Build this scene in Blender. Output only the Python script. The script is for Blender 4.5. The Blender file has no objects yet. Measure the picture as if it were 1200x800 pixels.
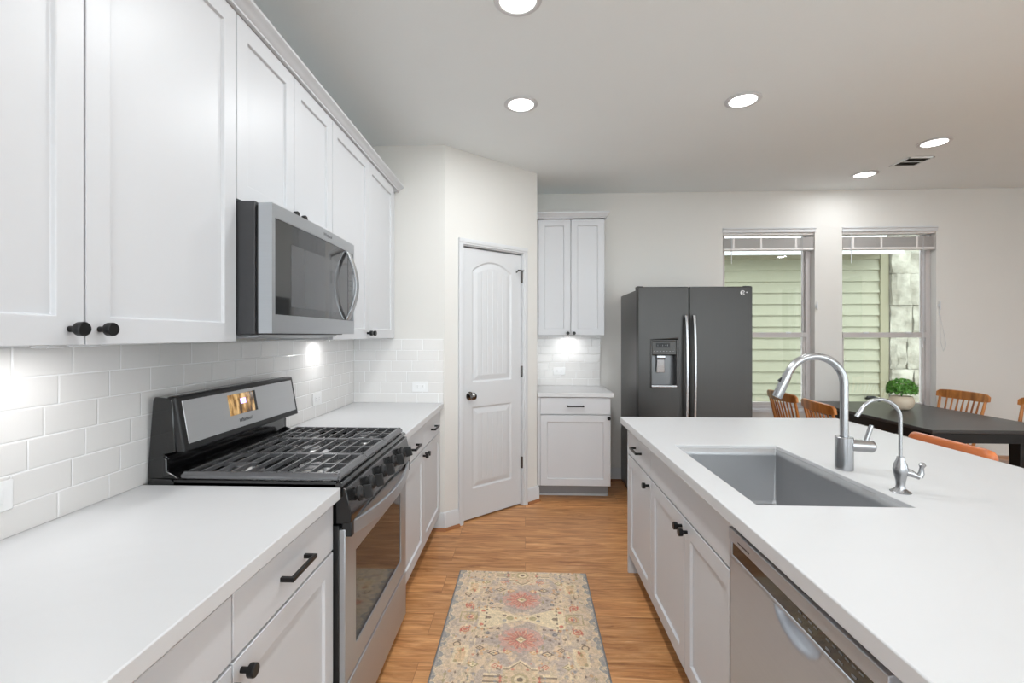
import bpy, bmesh, math, random
import numpy as np
from mathutils import Vector, Matrix
random.seed(7); np.random.seed(7)
PI = math.pi
SC = bpy.context.scene
COL = SC.collection

# ------------------------------------------------------------------ camera
cam_d = bpy.data.cameras.new('camera'); cam = bpy.data.objects.new('camera', cam_d); COL.objects.link(cam)
cam_d.sensor_width = 36.0; cam_d.lens = 552.0/1200*36
cam_d.shift_x = 0.00742; cam_d.shift_y = -0.00592
cam_d.clip_start = 0.05
cam.location = (0, 0, 1.385); cam.rotation_euler = (PI/2, 0, math.radians(2.53))
SC.camera = cam

# ------------------------------------------------------------------ light and exposure
SC.view_settings.view_transform = 'Standard'
SC.view_settings.look = 'None'
SC.view_settings.gamma = 1.0
SC.view_settings.use_curve_mapping = False
SC.view_settings.exposure = 0.32
CAN_W = 3.5          # each recessed ceiling light
CAN_AISLE = 7.8
PUCK_W = .6          # each under-cabinet light
SKY = 4.3
w = bpy.data.worlds.new('sky'); SC.world = w; w.use_nodes = True
wn = w.node_tree; bg = wn.nodes['Background']
bg.inputs[0].default_value = (0.87, 0.945, 1.0, 1); bg.inputs[1].default_value = SKY

# ------------------------------------------------------------------ materials
def s2l(c):
    c = c/255.0
    return c/12.92 if c <= 0.04045 else ((c+0.055)/1.055)**2.4
def rgb(r, g, b): return (s2l(r), s2l(g), s2l(b), 1)
MATS = {}
def mat(name, col, rough=0.5, metal=0.0, noise=0.0, nscale=20.0, bump=0.0, bscale=200.0, stretch=None, emit=None, estr=0.0, coat=0.0, spec=None, rvar=0.0, aniso=0.0):
    """a procedural material: base colour varied by a noise texture, optional bump"""
    if name in MATS: return MATS[name]
    m = bpy.data.materials.new(name); m.use_nodes = True; nt = m.node_tree; N = nt.nodes; L = nt.links
    p = N['Principled BSDF']
    p.inputs['Roughness'].default_value = rough; p.inputs['Metallic'].default_value = metal
    if coat: p.inputs['Coat Weight'].default_value = coat; p.inputs['Coat Roughness'].default_value = 0.05
    if spec is not None: p.inputs['Specular IOR Level'].default_value = spec
    tc = N.new('ShaderNodeTexCoord'); mp = N.new('ShaderNodeMapping'); L.new(tc.outputs['Object'], mp.inputs[0])
    if stretch: mp.inputs['Scale'].default_value = stretch
    nz = N.new('ShaderNodeTexNoise'); nz.inputs['Scale'].default_value = nscale; nz.inputs['Detail'].default_value = 4
    L.new(mp.outputs[0], nz.inputs[0])
    r = N.new('ShaderNodeMix'); r.data_type = 'RGBA'
    k = noise
    r.inputs['A'].default_value = tuple(max(0, c*(1-k)) for c in col[:3])+(1,)
    r.inputs['B'].default_value = tuple(min(1, c*(1+k)) for c in col[:3])+(1,)
    L.new(nz.outputs[0], r.inputs['Factor']); L.new(r.outputs['Result'], p.inputs['Base Color'])
    if rvar:
        mr = N.new('ShaderNodeMapRange'); mr.inputs[3].default_value = rough-rvar; mr.inputs[4].default_value = rough+rvar
        L.new(nz.outputs[0], mr.inputs[0]); L.new(mr.outputs[0], p.inputs['Roughness'])
    if bump:
        nb = N.new('ShaderNodeTexNoise'); nb.inputs['Scale'].default_value = bscale; nb.inputs['Detail'].default_value = 3
        L.new(mp.outputs[0], nb.inputs[0])
        b = N.new('ShaderNodeBump'); b.inputs['Strength'].default_value = bump; b.inputs['Distance'].default_value = 0.002
        L.new(nb.outputs[0], b.inputs['Height']); L.new(b.outputs[0], p.inputs['Normal'])
    if emit:
        p.inputs['Emission Color'].default_value = emit; p.inputs['Emission Strength'].default_value = estr
    MATS[name] = m
    return m

M_wall = mat('wall_paint', rgb(218, 216, 212), 0.85, noise=0.015, nscale=3, bump=0.15, bscale=120)
M_ceil = mat('ceiling_paint', rgb(236, 241, 242), 0.9, noise=0.015, nscale=2, bump=0.3, bscale=90)
M_trim = mat('trim_paint', rgb(208, 209, 211), 0.35, noise=0.01, nscale=5)
M_cab = mat('cabinet_paint', rgb(203, 204, 207), 0.38, noise=0.012, nscale=6, bump=0.05, bscale=60, stretch=(1, 1, .15))
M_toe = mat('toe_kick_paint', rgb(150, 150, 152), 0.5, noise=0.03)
M_black = mat('matte_black_metal', rgb(22, 22, 23), 0.38, 0.3, noise=0.1, nscale=40)
M_steel = mat('brushed_steel', rgb(176, 179, 183), 0.34, .72, noise=0.05, nscale=8, stretch=(.3, 1, 40), rvar=0.05)
M_steelv = mat('brushed_steel_dark', rgb(184, 189, 197), 0.34, .7, noise=0.06, nscale=8, stretch=(1, .3, 40), rvar=0.05)
M_sink = mat('sink_steel', rgb(176, 177, 179), 0.42, .8, noise=0.08, nscale=6, stretch=(1, 1, 1), rvar=0.08)
M_chrome = mat('brushed_nickel', rgb(172, 173, 175), 0.27, 1.0, noise=0.04, nscale=30, stretch=(1, 1, .1))
M_slate = mat('slate_steel', rgb(70, 69, 68), 0.36, 0.9, noise=0.05, nscale=6, stretch=(40, 1, .4))
M_slate_side = mat('slate_side', rgb(96, 96, 97), 0.28, 0.75, noise=0.05, nscale=8)
M_enamel = mat('black_enamel', rgb(13, 13, 14), 0.14, 0.0, noise=0.1, nscale=10, coat=0.5)
M_iron = mat('cast_iron', rgb(118, 118, 120), 0.27, 0.65, noise=0.15, nscale=60, bump=0.15, bscale=300)
M_dark = mat('dark_plastic', rgb(28, 28, 29), 0.45, noise=0.1)
M_mwside = mat('microwave_side', rgb(66, 66, 68), 0.45, 0.4, noise=0.06)
M_glass_black = mat('black_glass', rgb(44, 45, 46), 0.05, 0.0, noise=0.05, nscale=3, coat=.3, spec=1.0)
M_oven_glass = mat('oven_glass', rgb(30, 30, 31), 0.06, 0.0, noise=0.05, nscale=3, spec=.8)
M_alum = mat('burner_aluminium', rgb(190, 190, 190), 0.3, 1.0, noise=0.05)
M_plate = mat('outlet_plastic', rgb(236, 236, 236), 0.3, noise=0.01)
M_slot = mat('outlet_slot', rgb(90, 90, 90), 0.5, noise=0.05)
M_table = mat('table_black', rgb(52, 51, 51), 0.33, noise=0.12, nscale=5, stretch=(8, 1, 1))
M_pot = mat('ceramic_cream', rgb(222, 205, 182), 0.45, noise=0.06, nscale=14)
M_soil = mat('soil', rgb(50, 38, 28), 0.9, noise=0.3, nscale=60)
M_leaf = mat('leaf_green', rgb(84, 140, 48), 0.4, noise=0.7, nscale=40)
M_blind = mat('blind_slats', rgb(226, 222, 220), 0.45, noise=0.03, nscale=10, stretch=(.2, 1, 30))
M_vinyl = mat('window_vinyl', rgb(190, 184, 182), 0.4, noise=0.02)
M_lens = mat('light_lens', (1, 1, 1, 1), 0.5, emit=(1, .98, .95, 1), estr=6.0)
M_puck = mat('puck_lens', (1, 1, 1, 1), 0.5, emit=(1, 1, 1, 1), estr=5.0)
M_vent = mat('vent_dark', rgb(70, 68, 66), 0.7, noise=0.05)
M_side = mat('siding_paint', rgb(138, 139, 118), 0.7, noise=0.05, nscale=1.2, stretch=(.3, 1, 1))
M_sidetrim = mat('siding_trim', rgb(124, 122, 98), 0.7, noise=0.03)
M_soffit = mat('eave_paint', rgb(176, 178, 176), 0.6, noise=0.02)
M_ground = mat('ground_outside', rgb(190, 188, 180), 0.95, noise=0.2, nscale=8)
M_shoe = mat('shoe_moulding_wood', rgb(150, 96, 56), 0.5, noise=0.12, nscale=12)
M_mark = mat('printed_mark', rgb(110, 111, 113), 0.4, noise=0.02)
M_marklight = mat('printed_mark_light', rgb(205, 205, 205), 0.4, noise=0.02)
M_panelgrey = mat('console_grey', rgb(205, 206, 208), 0.42, 0.75, noise=0.03, nscale=8, stretch=(1, .3, 30))

def wood_mat(name, c1, c2, rough, axis_stretch, scale=6):
    m = bpy.data.materials.new(name); m.use_nodes = True; nt = m.node_tree; N = nt.nodes; L = nt.links
    p = N['Principled BSDF']; p.inputs['Roughness'].default_value = rough
    tc = N.new('ShaderNodeTexCoord'); mp = N.new('ShaderNodeMapping'); mp.inputs['Scale'].default_value = axis_stretch
    L.new(tc.outputs['Object'], mp.inputs[0])
    nz = N.new('ShaderNodeTexNoise'); nz.inputs['Scale'].default_value = scale; nz.inputs['Detail'].default_value = 6; nz.inputs['Distortion'].default_value = 0.6
    L.new(mp.outputs[0], nz.inputs[0])
    cr = N.new('ShaderNodeValToRGB'); cr.color_ramp.elements[0].position = 0.32; cr.color_ramp.elements[0].color = c1
    cr.color_ramp.elements[1].position = 0.68; cr.color_ramp.elements[1].color = c2
    L.new(nz.outputs[0], cr.inputs[0]); L.new(cr.outputs[0], p.inputs['Base Color'])
    return m
M_oak = wood_mat('oak_wood', rgb(140, 80, 32), rgb(200, 130, 66), 0.32, (1, 1, 0.2), 18)
M_oak_red = wood_mat('oak_wood_warm', rgb(172, 88, 40), rgb(204, 118, 66), 0.3, (1, .15, 1), 18)

def floor_mat():
    m = bpy.data.materials.new('floor_planks'); m.use_nodes = True; nt = m.node_tree; N = nt.nodes; L = nt.links
    p = N['Principled BSDF']; p.inputs['Roughness'].default_value = 0.38
    tc = N.new('ShaderNodeTexCoord')
    br = N.new('ShaderNodeTexBrick'); br.offset = 0.37; br.offset_frequency = 2
    br.inputs['Scale'].default_value = 1.0; br.inputs['Brick Width'].default_value = 1.22; br.inputs['Row Height'].default_value = 0.18
    br.inputs['Mortar Size'].default_value = 0.0012; br.inputs['Mortar Smooth'].default_value = 0.3; br.inputs['Bias'].default_value = 0.0
    br.inputs['Color1'].default_value = (0.0, 0.0, 0.0, 1); br.inputs['Color2'].default_value = (1, 1, 1, 1); br.inputs['Mortar'].default_value = (.5, .5, .5, 1)
    L.new(tc.outputs['Object'], br.inputs['Vector'])
    # per-plank shift of the grain
    sep = N.new('ShaderNodeSeparateXYZ'); L.new(tc.outputs['Object'], sep.inputs[0])
    mul = N.new('ShaderNodeMath'); mul.operation = 'MULTIPLY'; mul.inputs[1].default_value = 7.3; L.new(br.outputs['Color'], mul.inputs[0])
    ax = N.new('ShaderNodeMath'); ax.operation = 'ADD'; L.new(sep.outputs[0], ax.inputs[0]); L.new(mul.outputs[0], ax.inputs[1])
    cmb = N.new('ShaderNodeCombineXYZ'); L.new(ax.outputs[0], cmb.inputs[0]); L.new(sep.outputs[1], cmb.inputs[1]); L.new(mul.outputs[0], cmb.inputs[2])
    mp = N.new('ShaderNodeMapping'); mp.inputs['Scale'].default_value = (1.6, 13, 1); L.new(cmb.outputs[0], mp.inputs[0])
    nz = N.new('ShaderNodeTexNoise'); nz.inputs['Scale'].default_value = 2.2; nz.inputs['Detail'].default_value = 7; nz.inputs['Roughness'].default_value = 0.62; nz.inputs['Distortion'].default_value = 0.9
    L.new(mp.outputs[0], nz.inputs[0])
    cr = N.new('ShaderNodeValToRGB'); e = cr.color_ramp.elements
    e[0].position = 0.27; e[0].color = rgb(138, 86, 46); e[1].position = 0.74; e[1].color = rgb(238, 184, 130)
    x = e.new(0.45); x.color = rgb(192, 132, 80); x = e.new(0.6); x.color = rgb(216, 158, 104)
    L.new(nz.outputs[0], cr.inputs[0])
    mp2 = N.new('ShaderNodeMapping'); mp2.inputs['Scale'].default_value = (3, 90, 1); L.new(cmb.outputs[0], mp2.inputs[0])
    n2 = N.new('ShaderNodeTexNoise'); n2.inputs['Scale'].default_value = 1.6; n2.inputs['Detail'].default_value = 3; L.new(mp2.outputs[0], n2.inputs[0])
    mr = N.new('ShaderNodeMapRange'); mr.inputs[1].default_value = .3; mr.inputs[2].default_value = .7; mr.inputs[3].default_value = 0.86; mr.inputs[4].default_value = 1.06; L.new(n2.outputs[0], mr.inputs[0])
    mr2 = N.new('ShaderNodeMapRange'); mr2.inputs[3].default_value = 0.88; mr2.inputs[4].default_value = 1.08; L.new(br.outputs['Color'], mr2.inputs[0])
    mm = N.new('ShaderNodeMath'); mm.operation = 'MULTIPLY'; L.new(mr.outputs[0], mm.inputs[0]); L.new(mr2.outputs[0], mm.inputs[1])
    sc = N.new('ShaderNodeVectorMath'); sc.operation = 'SCALE'; L.new(cr.outputs[0], sc.inputs[0]); L.new(mm.outputs[0], sc.inputs['Scale'])
    mx = N.new('ShaderNodeMix'); mx.data_type = 'RGBA'; mx.inputs['B'].default_value = rgb(142, 96, 60)
    L.new(br.outputs['Fac'], mx.inputs['Factor']); L.new(sc.outputs[0], mx.inputs['A']); L.new(mx.outputs['Result'], p.inputs['Base Color'])
    return m
M_floor = floor_mat()

def tile_mat(name, haxis, h0, shift):
    """glossy white 3 x 6 in wall tiles; rows .0765 high starting at z .905, tiles .152 long, each row shifted"""
    m = bpy.data.materials.new(name); m.use_nodes = True; nt = m.node_tree; N = nt.nodes; L = nt.links
    p = N['Principled BSDF']
    tc = N.new('ShaderNodeTexCoord'); sep = N.new('ShaderNodeSeparateXYZ'); L.new(tc.outputs['Object'], sep.inputs[0])
    def M(op, a, b=None, c=None):
        n = N.new('ShaderNodeMath'); n.operation = op
        for i, v in enumerate((a, b, c)):
            if v is None: continue
            if isinstance(v, (int, float)): n.inputs[i].default_value = v
            else: L.new(v, n.inputs[i])
        return n.outputs[0]
    z = M('SUBTRACT', sep.outputs[2], 0.975); zr = M('DIVIDE', z, 0.0765)
    row = M('FLOOR', zr); fz = M('SUBTRACT', zr, row)
    h = sep.outputs[haxis]
    hs = M('SUBTRACT', h, h0); hs = M('SUBTRACT', hs, M('MULTIPLY', row, shift)); hr = M('DIVIDE', hs, 0.152)
    col = M('FLOOR', hr); fh = M('SUBTRACT', hr, col)
    dz = M('MULTIPLY', M('MINIMUM', fz, M('SUBTRACT', 1.0, fz)), 0.0765)
    dh = M('MULTIPLY', M('MINIMUM', fh, M('SUBTRACT', 1.0, fh)), 0.152)
    d = M('MINIMUM', dz, dh)
    mr = N.new('ShaderNodeMapRange'); mr.interpolation_type = 'SMOOTHSTEP'; mr.inputs[1].default_value = 0.0011; mr.inputs[2].default_value = 0.0024; L.new(d, mr.inputs[0])
    wn_ = N.new('ShaderNodeTexWhiteNoise'); cb = N.new('ShaderNodeCombineXYZ'); L.new(row, cb.inputs[0]); L.new(col, cb.inputs[1]); L.new(cb.outputs[0], wn_.inputs[0])
    mx = N.new('ShaderNodeMix'); mx.data_type = 'RGBA'; mx.inputs['A'].default_value = rgb(240, 240, 240); mx.inputs['B'].default_value = rgb(225, 223, 221)
    L.new(mr.outputs[0], mx.inputs['Factor']); L.new(mx.outputs['Result'], p.inputs['Base Color'])
    r2 = N.new('ShaderNodeMapRange'); r2.inputs[3].default_value = 0.7; r2.inputs[4].default_value = 0.09; L.new(mr.outputs[0], r2.inputs[0]); L.new(r2.outputs[0], p.inputs['Roughness'])
    hgt = N.new('ShaderNodeMapRange'); hgt.interpolation_type = 'SMOOTHSTEP'; hgt.inputs[1].default_value = 0.0008; hgt.inputs[2].default_value = 0.0045; L.new(d, hgt.inputs[0])
    nz = N.new('ShaderNodeTexNoise'); nz.inputs['Scale'].default_value = 9; L.new(tc.outputs['Object'], nz.inputs[0])
    tilt = M('MULTIPLY', wn_.outputs[0], M('MULTIPLY', fh, 0.25))
    hh = M('ADD', M('ADD', hgt.outputs[0], M('MULTIPLY', nz.outputs[0], 0.9)), tilt)
    b = N.new('ShaderNodeBump'); b.inputs['Strength'].default_value = 0.6; b.inputs['Distance'].default_value = 0.0018; L.new(hh, b.inputs['Height']); L.new(b.outputs[0], p.inputs['Normal'])
    return m
M_tile_y = tile_mat('wall_tile_left', 1, 0.008, 0.0385)
M_tile_x = tile_mat('wall_tile_return', 0, 0.03, 0.0385)

def quartz():
    m = bpy.data.materials.new('white_quartz'); m.use_nodes = True; nt = m.node_tree; N = nt.nodes; L = nt.links
    p = N['Principled BSDF']; p.inputs['Roughness'].default_value = 0.4; p.inputs['Specular IOR Level'].default_value = 0.35
    tc = N.new('ShaderNodeTexCoord'); nz = N.new('ShaderNodeTexNoise'); nz.inputs['Scale'].default_value = 1.6; nz.inputs['Detail'].default_value = 6; nz.inputs['Distortion'].default_value = 1.6
    L.new(tc.outputs['Object'], nz.inputs[0])
    cr = N.new('ShaderNodeValToRGB'); e = cr.color_ramp.elements; e[0].position = .46; e[0].color = rgb(206, 206, 207); e[1].position = .54; e[1].color = rgb(206, 206, 207)
    x = e.new(.5); x.color = rgb(205, 205, 206)
    L.new(nz.outputs[0], cr.inputs[0]); L.new(cr.outputs[0], p.inputs['Base Color'])
    return m
M_quartz = quartz()

def glass_mat():
    m = bpy.data.materials.new('window_glass'); m.use_nodes = True; nt = m.node_tree; N = nt.nodes; L = nt.links
    for n in list(N): N.remove(n)
    o = N.new('ShaderNodeOutputMaterial'); t = N.new('ShaderNodeBsdfTransparent'); g = N.new('ShaderNodeBsdfGlossy'); g.inputs['Roughness'].default_value = 0.02
    t.inputs[0].default_value = (.98, .985, .98, 1)
    f = N.new('ShaderNodeFresnel'); f.inputs[0].default_value = 1.45; mx = N.new('ShaderNodeMixShader')
    L.new(f.outputs[0], mx.inputs[0]); L.new(t.outputs[0], mx.inputs[1]); L.new(g.outputs[0], mx.inputs[2]); L.new(mx.outputs[0], o.inputs[0])
    return m
M_glass = glass_mat()

def stone_mat():
    m = bpy.data.materials.new('limestone'); m.use_nodes = True; nt = m.node_tree; N = nt.nodes; L = nt.links
    p = N['Principled BSDF']; p.inputs['Roughness'].default_value = 0.9
    tc = N.new('ShaderNodeTexCoord'); nz = N.new('ShaderNodeTexNoise'); nz.inputs['Scale'].default_value = 5; nz.inputs['Detail'].default_value = 8
    L.new(tc.outputs['Object'], nz.inputs[0])
    cr = N.new('ShaderNodeValToRGB'); e = cr.color_ramp.elements; e[0].position = .3; e[0].color = rgb(120, 118, 104); e[1].position = .7; e[1].color = rgb(168, 167, 152)
    L.new(nz.outputs[0], cr.inputs[0]); L.new(cr.outputs[0], p.inputs['Base Color'])
    b = N.new('ShaderNodeBump'); b.inputs['Strength'].default_value = 1; b.inputs['Distance'].default_value = 0.05; L.new(nz.outputs[0], b.inputs['Height']); L.new(b.outputs[0], p.inputs['Normal'])
    return m
M_stone = stone_mat()

def display_mat():
    m = bpy.data.materials.new('display_reflection'); m.use_nodes = True; nt = m.node_tree; N = nt.nodes; L = nt.links  # amber blotches and their glow imitate a reflection in the display glass
    p = N['Principled BSDF']; p.inputs['Roughness'].default_value = 0.1
    tc = N.new('ShaderNodeTexCoord'); nz = N.new('ShaderNodeTexNoise'); nz.inputs['Scale'].default_value = 34; nz.inputs['Detail'].default_value = 3
    mp = N.new('ShaderNodeMapping'); mp.inputs['Scale'].default_value = (1, 1.3, .5); L.new(tc.outputs['Object'], mp.inputs[0]); L.new(mp.outputs[0], nz.inputs[0])
    cr = N.new('ShaderNodeValToRGB'); e = cr.color_ramp.elements; e[0].position = .36; e[0].color = rgb(70, 48, 26); e[1].position = .66; e[1].color = rgb(222, 186, 128)
    x = e.new(.5); x.color = rgb(160, 118, 66)
    L.new(nz.outputs[0], cr.inputs[0]); L.new(cr.outputs[0], p.inputs['Base Color']); L.new(cr.outputs[0], p.inputs['Emission Color']); p.inputs['Emission Strength'].default_value = 0.45
    return m
M_disp = display_mat()
M_digit = mat('lilac_digits', rgb(190, 170, 250), 0.4, emit=rgb(200, 180, 255), estr=1.6)

# ------------------------------------------------------------------ mesh helpers
class MB:
    def __init__(s): s.v = []; s.f = []
    def add(s, vs, fs):
        o = len(s.v); s.v += [tuple(v) for v in vs]; s.f += [tuple(i+o for i in f) for f in fs]; return s
    def box(s, x0, x1, y0, y1, z0, z1):
        x0, x1 = sorted((x0, x1)); y0, y1 = sorted((y0, y1)); z0, z1 = sorted((z0, z1))
        v = [(x, y, z) for z in (z0, z1) for y in (y0, y1) for x in (x0, x1)]
        return s.add(v, [(0, 2, 3, 1), (4, 5, 7, 6), (0, 1, 5, 4), (2, 6, 7, 3), (0, 4, 6, 2), (1, 3, 7, 5)])
    def tube(s, path, r, n=12, caps=True):
        """round tube along a path; r is a number or a list"""
        P = [Vector(p) for p in path]; R = r if isinstance(r, (list, tuple)) else [r]*len(P)
        rings = []; prev = None
        for i, p in enumerate(P):
            t = (P[min(i+1, len(P)-1)]-P[max(i-1, 0)]).normalized()
            if prev is None:
                a = Vector((0, 0, 1)) if abs(t.z) < .9 else Vector((1, 0, 0)); nrm = t.cross(a).normalized()
            else:
                nrm = (prev - t*prev.dot(t)).normalized()
            prev = nrm; b = t.cross(nrm)
            rings.append([p+(nrm*math.cos(2*PI*k/n)+b*math.sin(2*PI*k/n))*R[i] for k in range(n)])
        vs = [q for rg in rings for q in rg]; fs = []
        for i in range(len(P)-1):
            for k in range(n):
                k2 = (k+1) % n; fs.append((i*n+k, i*n+k2, (i+1)*n+k2, (i+1)*n+k))
        if caps: fs.append(tuple(reversed(range(n)))); fs.append(tuple((len(P)-1)*n+k for k in range(n)))
        return s.add(vs, fs)
    def lathe(s, prof, c, axis='z', n=24):
        """prof = [(r, h)...] revolved about axis through c"""
        vs = []; fs = []
        for r, h in prof:
            for k in range(n):
                a = 2*PI*k/n; p, q = r*math.cos(a), r*math.sin(a)
                vs.append({'z': (c[0]+p, c[1]+q, c[2]+h), 'x': (c[0]+h, c[1]+p, c[2]+q), 'y': (c[0]+q, c[1]+h, c[2]+p)}[axis])
        for i in range(len(prof)-1):
            for k in range(n):
                k2 = (k+1) % n; fs.append((i*n+k, i*n+k2, (i+1)*n+k2, (i+1)*n+k))
        fs.append(tuple(reversed(range(n)))); fs.append(tuple((len(prof)-1)*n+k for k in range(n)))
        return s.add(vs, fs)
    def prism(s, poly, axis, a, b):
        """polygon extruded from a to b. axis y: poly=(x,z); axis x: poly=(y,z); axis z: poly=(x,y)"""
        n = len(poly)
        def P(p, t): return {'y': (p[0], t, p[1]), 'x': (t, p[0], p[1]), 'z': (p[0], p[1], t)}[axis]
        vs = [P(p, a) for p in poly]+[P(p, b) for p in poly]
        fs = [tuple(range(n)), tuple(reversed(range(n, 2*n)))]+[(i, (i+1) % n, n+(i+1) % n, n+i) for i in range(n)]
        return s.add(vs, fs)
    def hex(s, pts):
        """eight corners: bottom four then top four"""
        return s.add(pts, [(0, 1, 2, 3), (7, 6, 5, 4), (0, 4, 5, 1), (1, 5, 6, 2), (2, 6, 7, 3), (3, 7, 4, 0)])
    def build(s, name, m, parent=None, bevel=0.0, smooth=True, loc=None, segs=2, angle=35):
        me = bpy.data.meshes.new(name)
        if parent is None:
            if loc is None:
                a = np.array(s.v); loc = (float((a[:, 0].min()+a[:, 0].max())/2), float((a[:, 1].min()+a[:, 1].max())/2), float(a[:, 2].min()))
            org = Vector(loc)
        else:
            org = Vector(parent.get('_w', (0, 0, 0)))
        me.from_pydata([(v[0]-org.x, v[1]-org.y, v[2]-org.z) for v in s.v], [], s.f)
        b = bmesh.new(); b.from_mesh(me); bmesh.ops.recalc_face_normals(b, faces=b.faces); b.to_mesh(me); b.free()
        if smooth:
            me.polygons.foreach_set('use_smooth', [True]*len(me.polygons)); me.set_sharp_from_angle(angle=math.radians(angle))
        me.materials.append(m)
        # texture coordinates follow the object; keep world-space shift via location
        o = bpy.data.objects.new(name, me); COL.objects.link(o)
        if parent is None: o.location = org; o['_w'] = tuple(org)
        else: o.parent = parent; o['_w'] = tuple(org)
        if bevel:
            md = o.modifiers.new('bevel', 'BEVEL'); md.width = bevel; md.segments = segs; md.limit_method = 'ANGLE'; md.angle_limit = math.radians(40); md.harden_normals = False
        return o

def tag(o, label=None, cat=None, group=None, kind=None):
    if label: o['label'] = label
    if cat: o['category'] = cat
    if group: o['group'] = group
    if kind: o['kind'] = kind
    return o
def thing(name, loc, label, cat, group=None, rz=0.0, world=True):
    """Empty at a thing's base. world=True: children are given in world coordinates"""
    o = bpy.data.objects.new(name, None); COL.objects.link(o); o.empty_display_size = .1
    o.location = loc; o.rotation_euler = (0, 0, rz); o['_w'] = tuple(loc) if world else (0.0, 0.0, 0.0)
    return tag(o, label, cat, group)
def copy_tree(o, parent=None):
    c = o.copy(); COL.objects.link(c)
    if parent: c.parent = parent
    for ch in list(o.children): copy_tree(ch, c)
    return c
def struct(mb, name, m, parent=None, **k):
    o = mb.build(name, m, parent, **k)
    if parent is None: o['kind'] = 'structure'
    return o
def text_mesh(name, body, m, parent, loc, size, mat3, extrude=0.0004):
    cu = bpy.data.curves.new(name, 'FONT'); cu.body = body; cu.size = size; cu.extrude = extrude; cu.align_x = 'CENTER'; cu.align_y = 'CENTER'; cu.shear = 0.3
    tmp = bpy.data.objects.new('tmp', cu); COL.objects.link(tmp)
    dg = bpy.context.evaluated_depsgraph_get(); me = bpy.data.meshes.new_from_object(tmp.evaluated_get(dg)); bpy.data.objects.remove(tmp)
    org = Vector(parent['_w'])
    me.transform(Matrix.Translation(Vector(loc)-org) @ mat3.to_4x4())
    me.materials.clear(); me.materials.append(m)
    o = bpy.data.objects.new(name, me); COL.objects.link(o); o.parent = parent; o['_w'] = tuple(org)
    return o
def arc(c, r, a0, a1, n, ax=(1, 0, 0), ay=(0, 0, 1)):
    ax, ay, c = Vector(ax), Vector(ay), Vector(c)
    return [tuple(c+ax*r*math.cos(math.radians(a0+(a1-a0)*i/n))+ay*r*math.sin(math.radians(a0+(a1-a0)*i/n))) for i in range(n+1)]

RX0, RX1, RZ1 = -0.9, 5.2, 2.45
CEIL = 2.743; WL = -1.235; WR = 5.6; WB = 4.54; WF = -1.9  # rear wall drawn close so its added opening brightens the aisle
# ------------------------------------------------------------------ the room
def world_struct(mb, name, m, **k): return struct(mb, name, m, loc=(0, 0, 0), **k)
world_struct(MB().box(WL-.1, WR+.1, WF-.1, WB+.12, -.1, 0), 'floor', M_floor)
world_struct(MB().box(WL-.1, WR+.1, WF-.1, WB+.12, CEIL, CEIL+.1), 'ceiling', M_ceil)
world_struct(MB().box(WL-.1, WL, WF, WB, 0, CEIL), 'wall_left', M_wall)
SY0_, SY1_ = -1.4, 1.2          # unseen wide glass door added in the right wall to brighten the room
world_struct(MB().box(WR, WR+.1, WF, SY0_, 0, CEIL).box(WR, WR+.1, SY1_, WB, 0, CEIL).box(WR, WR+.1, SY0_, SY1_, RZ1, CEIL), 'wall_right', M_wall)
# wall behind the camera; its wide glazed opening is added for fill light
world_struct(MB().box(WL-.1, RX0, WF-.1, WF, 0, CEIL).box(RX1, WR+.1, WF-.1, WF, 0, CEIL).box(RX0, RX1, WF-.1, WF, RZ1, CEIL), 'wall_rear', M_wall)
W1 = (1.866, 2.712); W2 = (2.962, 3.808); WZ0, WZ1 = 0.675, 2.352; TB = .12
bw = MB()
for a, b in ((.0, W1[0]), (W1[1], W2[0]), (W2[1], WR+.1)): bw.box(a, b, WB, WB+TB, 0, CEIL)
for a, b in (W1, W2): bw.box(a, b, WB, WB+TB, 0, WZ0); bw.box(a, b, WB, WB+TB, WZ1, CEIL)
world_struct(bw, 'wall_back', M_wall)
# pantry walls
A = Vector((-.575, 3.335, 0)); B = Vector((.10, 3.96, 0)); U = (B-A).normalized(); ANG = math.atan2(U.y, U.x); LW = (B-A).length
world_struct(MB().box(WL, A.x, A.y, A.y+.1, 0, CEIL), 'wall_pantry_return', M_wall)
world_struct(MB().box(B.x-.1, B.x, B.y, WB, 0, CEIL), 'wall_pantry_side', M_wall)
D0, D1, DZ = .150, .765, 2.055          # door opening along the slanted wall
def local_struct(mb, name, m, parent=None, **k):
    """geometry in slanted-wall coordinates: x along the wall, y into the wall, z up"""
    if parent is None:
        o = mb.build(name, m, None, loc=(0, 0, 0), **k); o.location = A; o.rotation_euler = (0, 0, ANG); o['kind'] = 'structure'
        o['_w'] = (0.0, 0.0, 0.0)
    else:
        o = mb.build(name, m, parent, **k)
    return o
local_struct(MB().box(0, D0, 0, .1, 0, CEIL).box(D1, LW, 0, .1, 0, CEIL).box(D0, D1, 0, .1, DZ, CEIL), 'wall_pantry', M_wall)

# backsplash tiles (as trim of the walls)
TZ0, TZ1 = .9055, 1.362
world_struct(MB().box(WL, WL+.008, -.5, 3.335, TZ0, TZ1), 'trim_1', M_tile_y, bevel=.001)
world_struct(MB().box(WL+.008, -.583, 3.327, 3.335, TZ0, TZ1), 'trim_2', M_tile_x, bevel=.001)
world_struct(MB().box(.10, .715, WB-.008, WB, TZ0, 1.383), 'trim_3', M_tile_x, bevel=.001)

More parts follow.
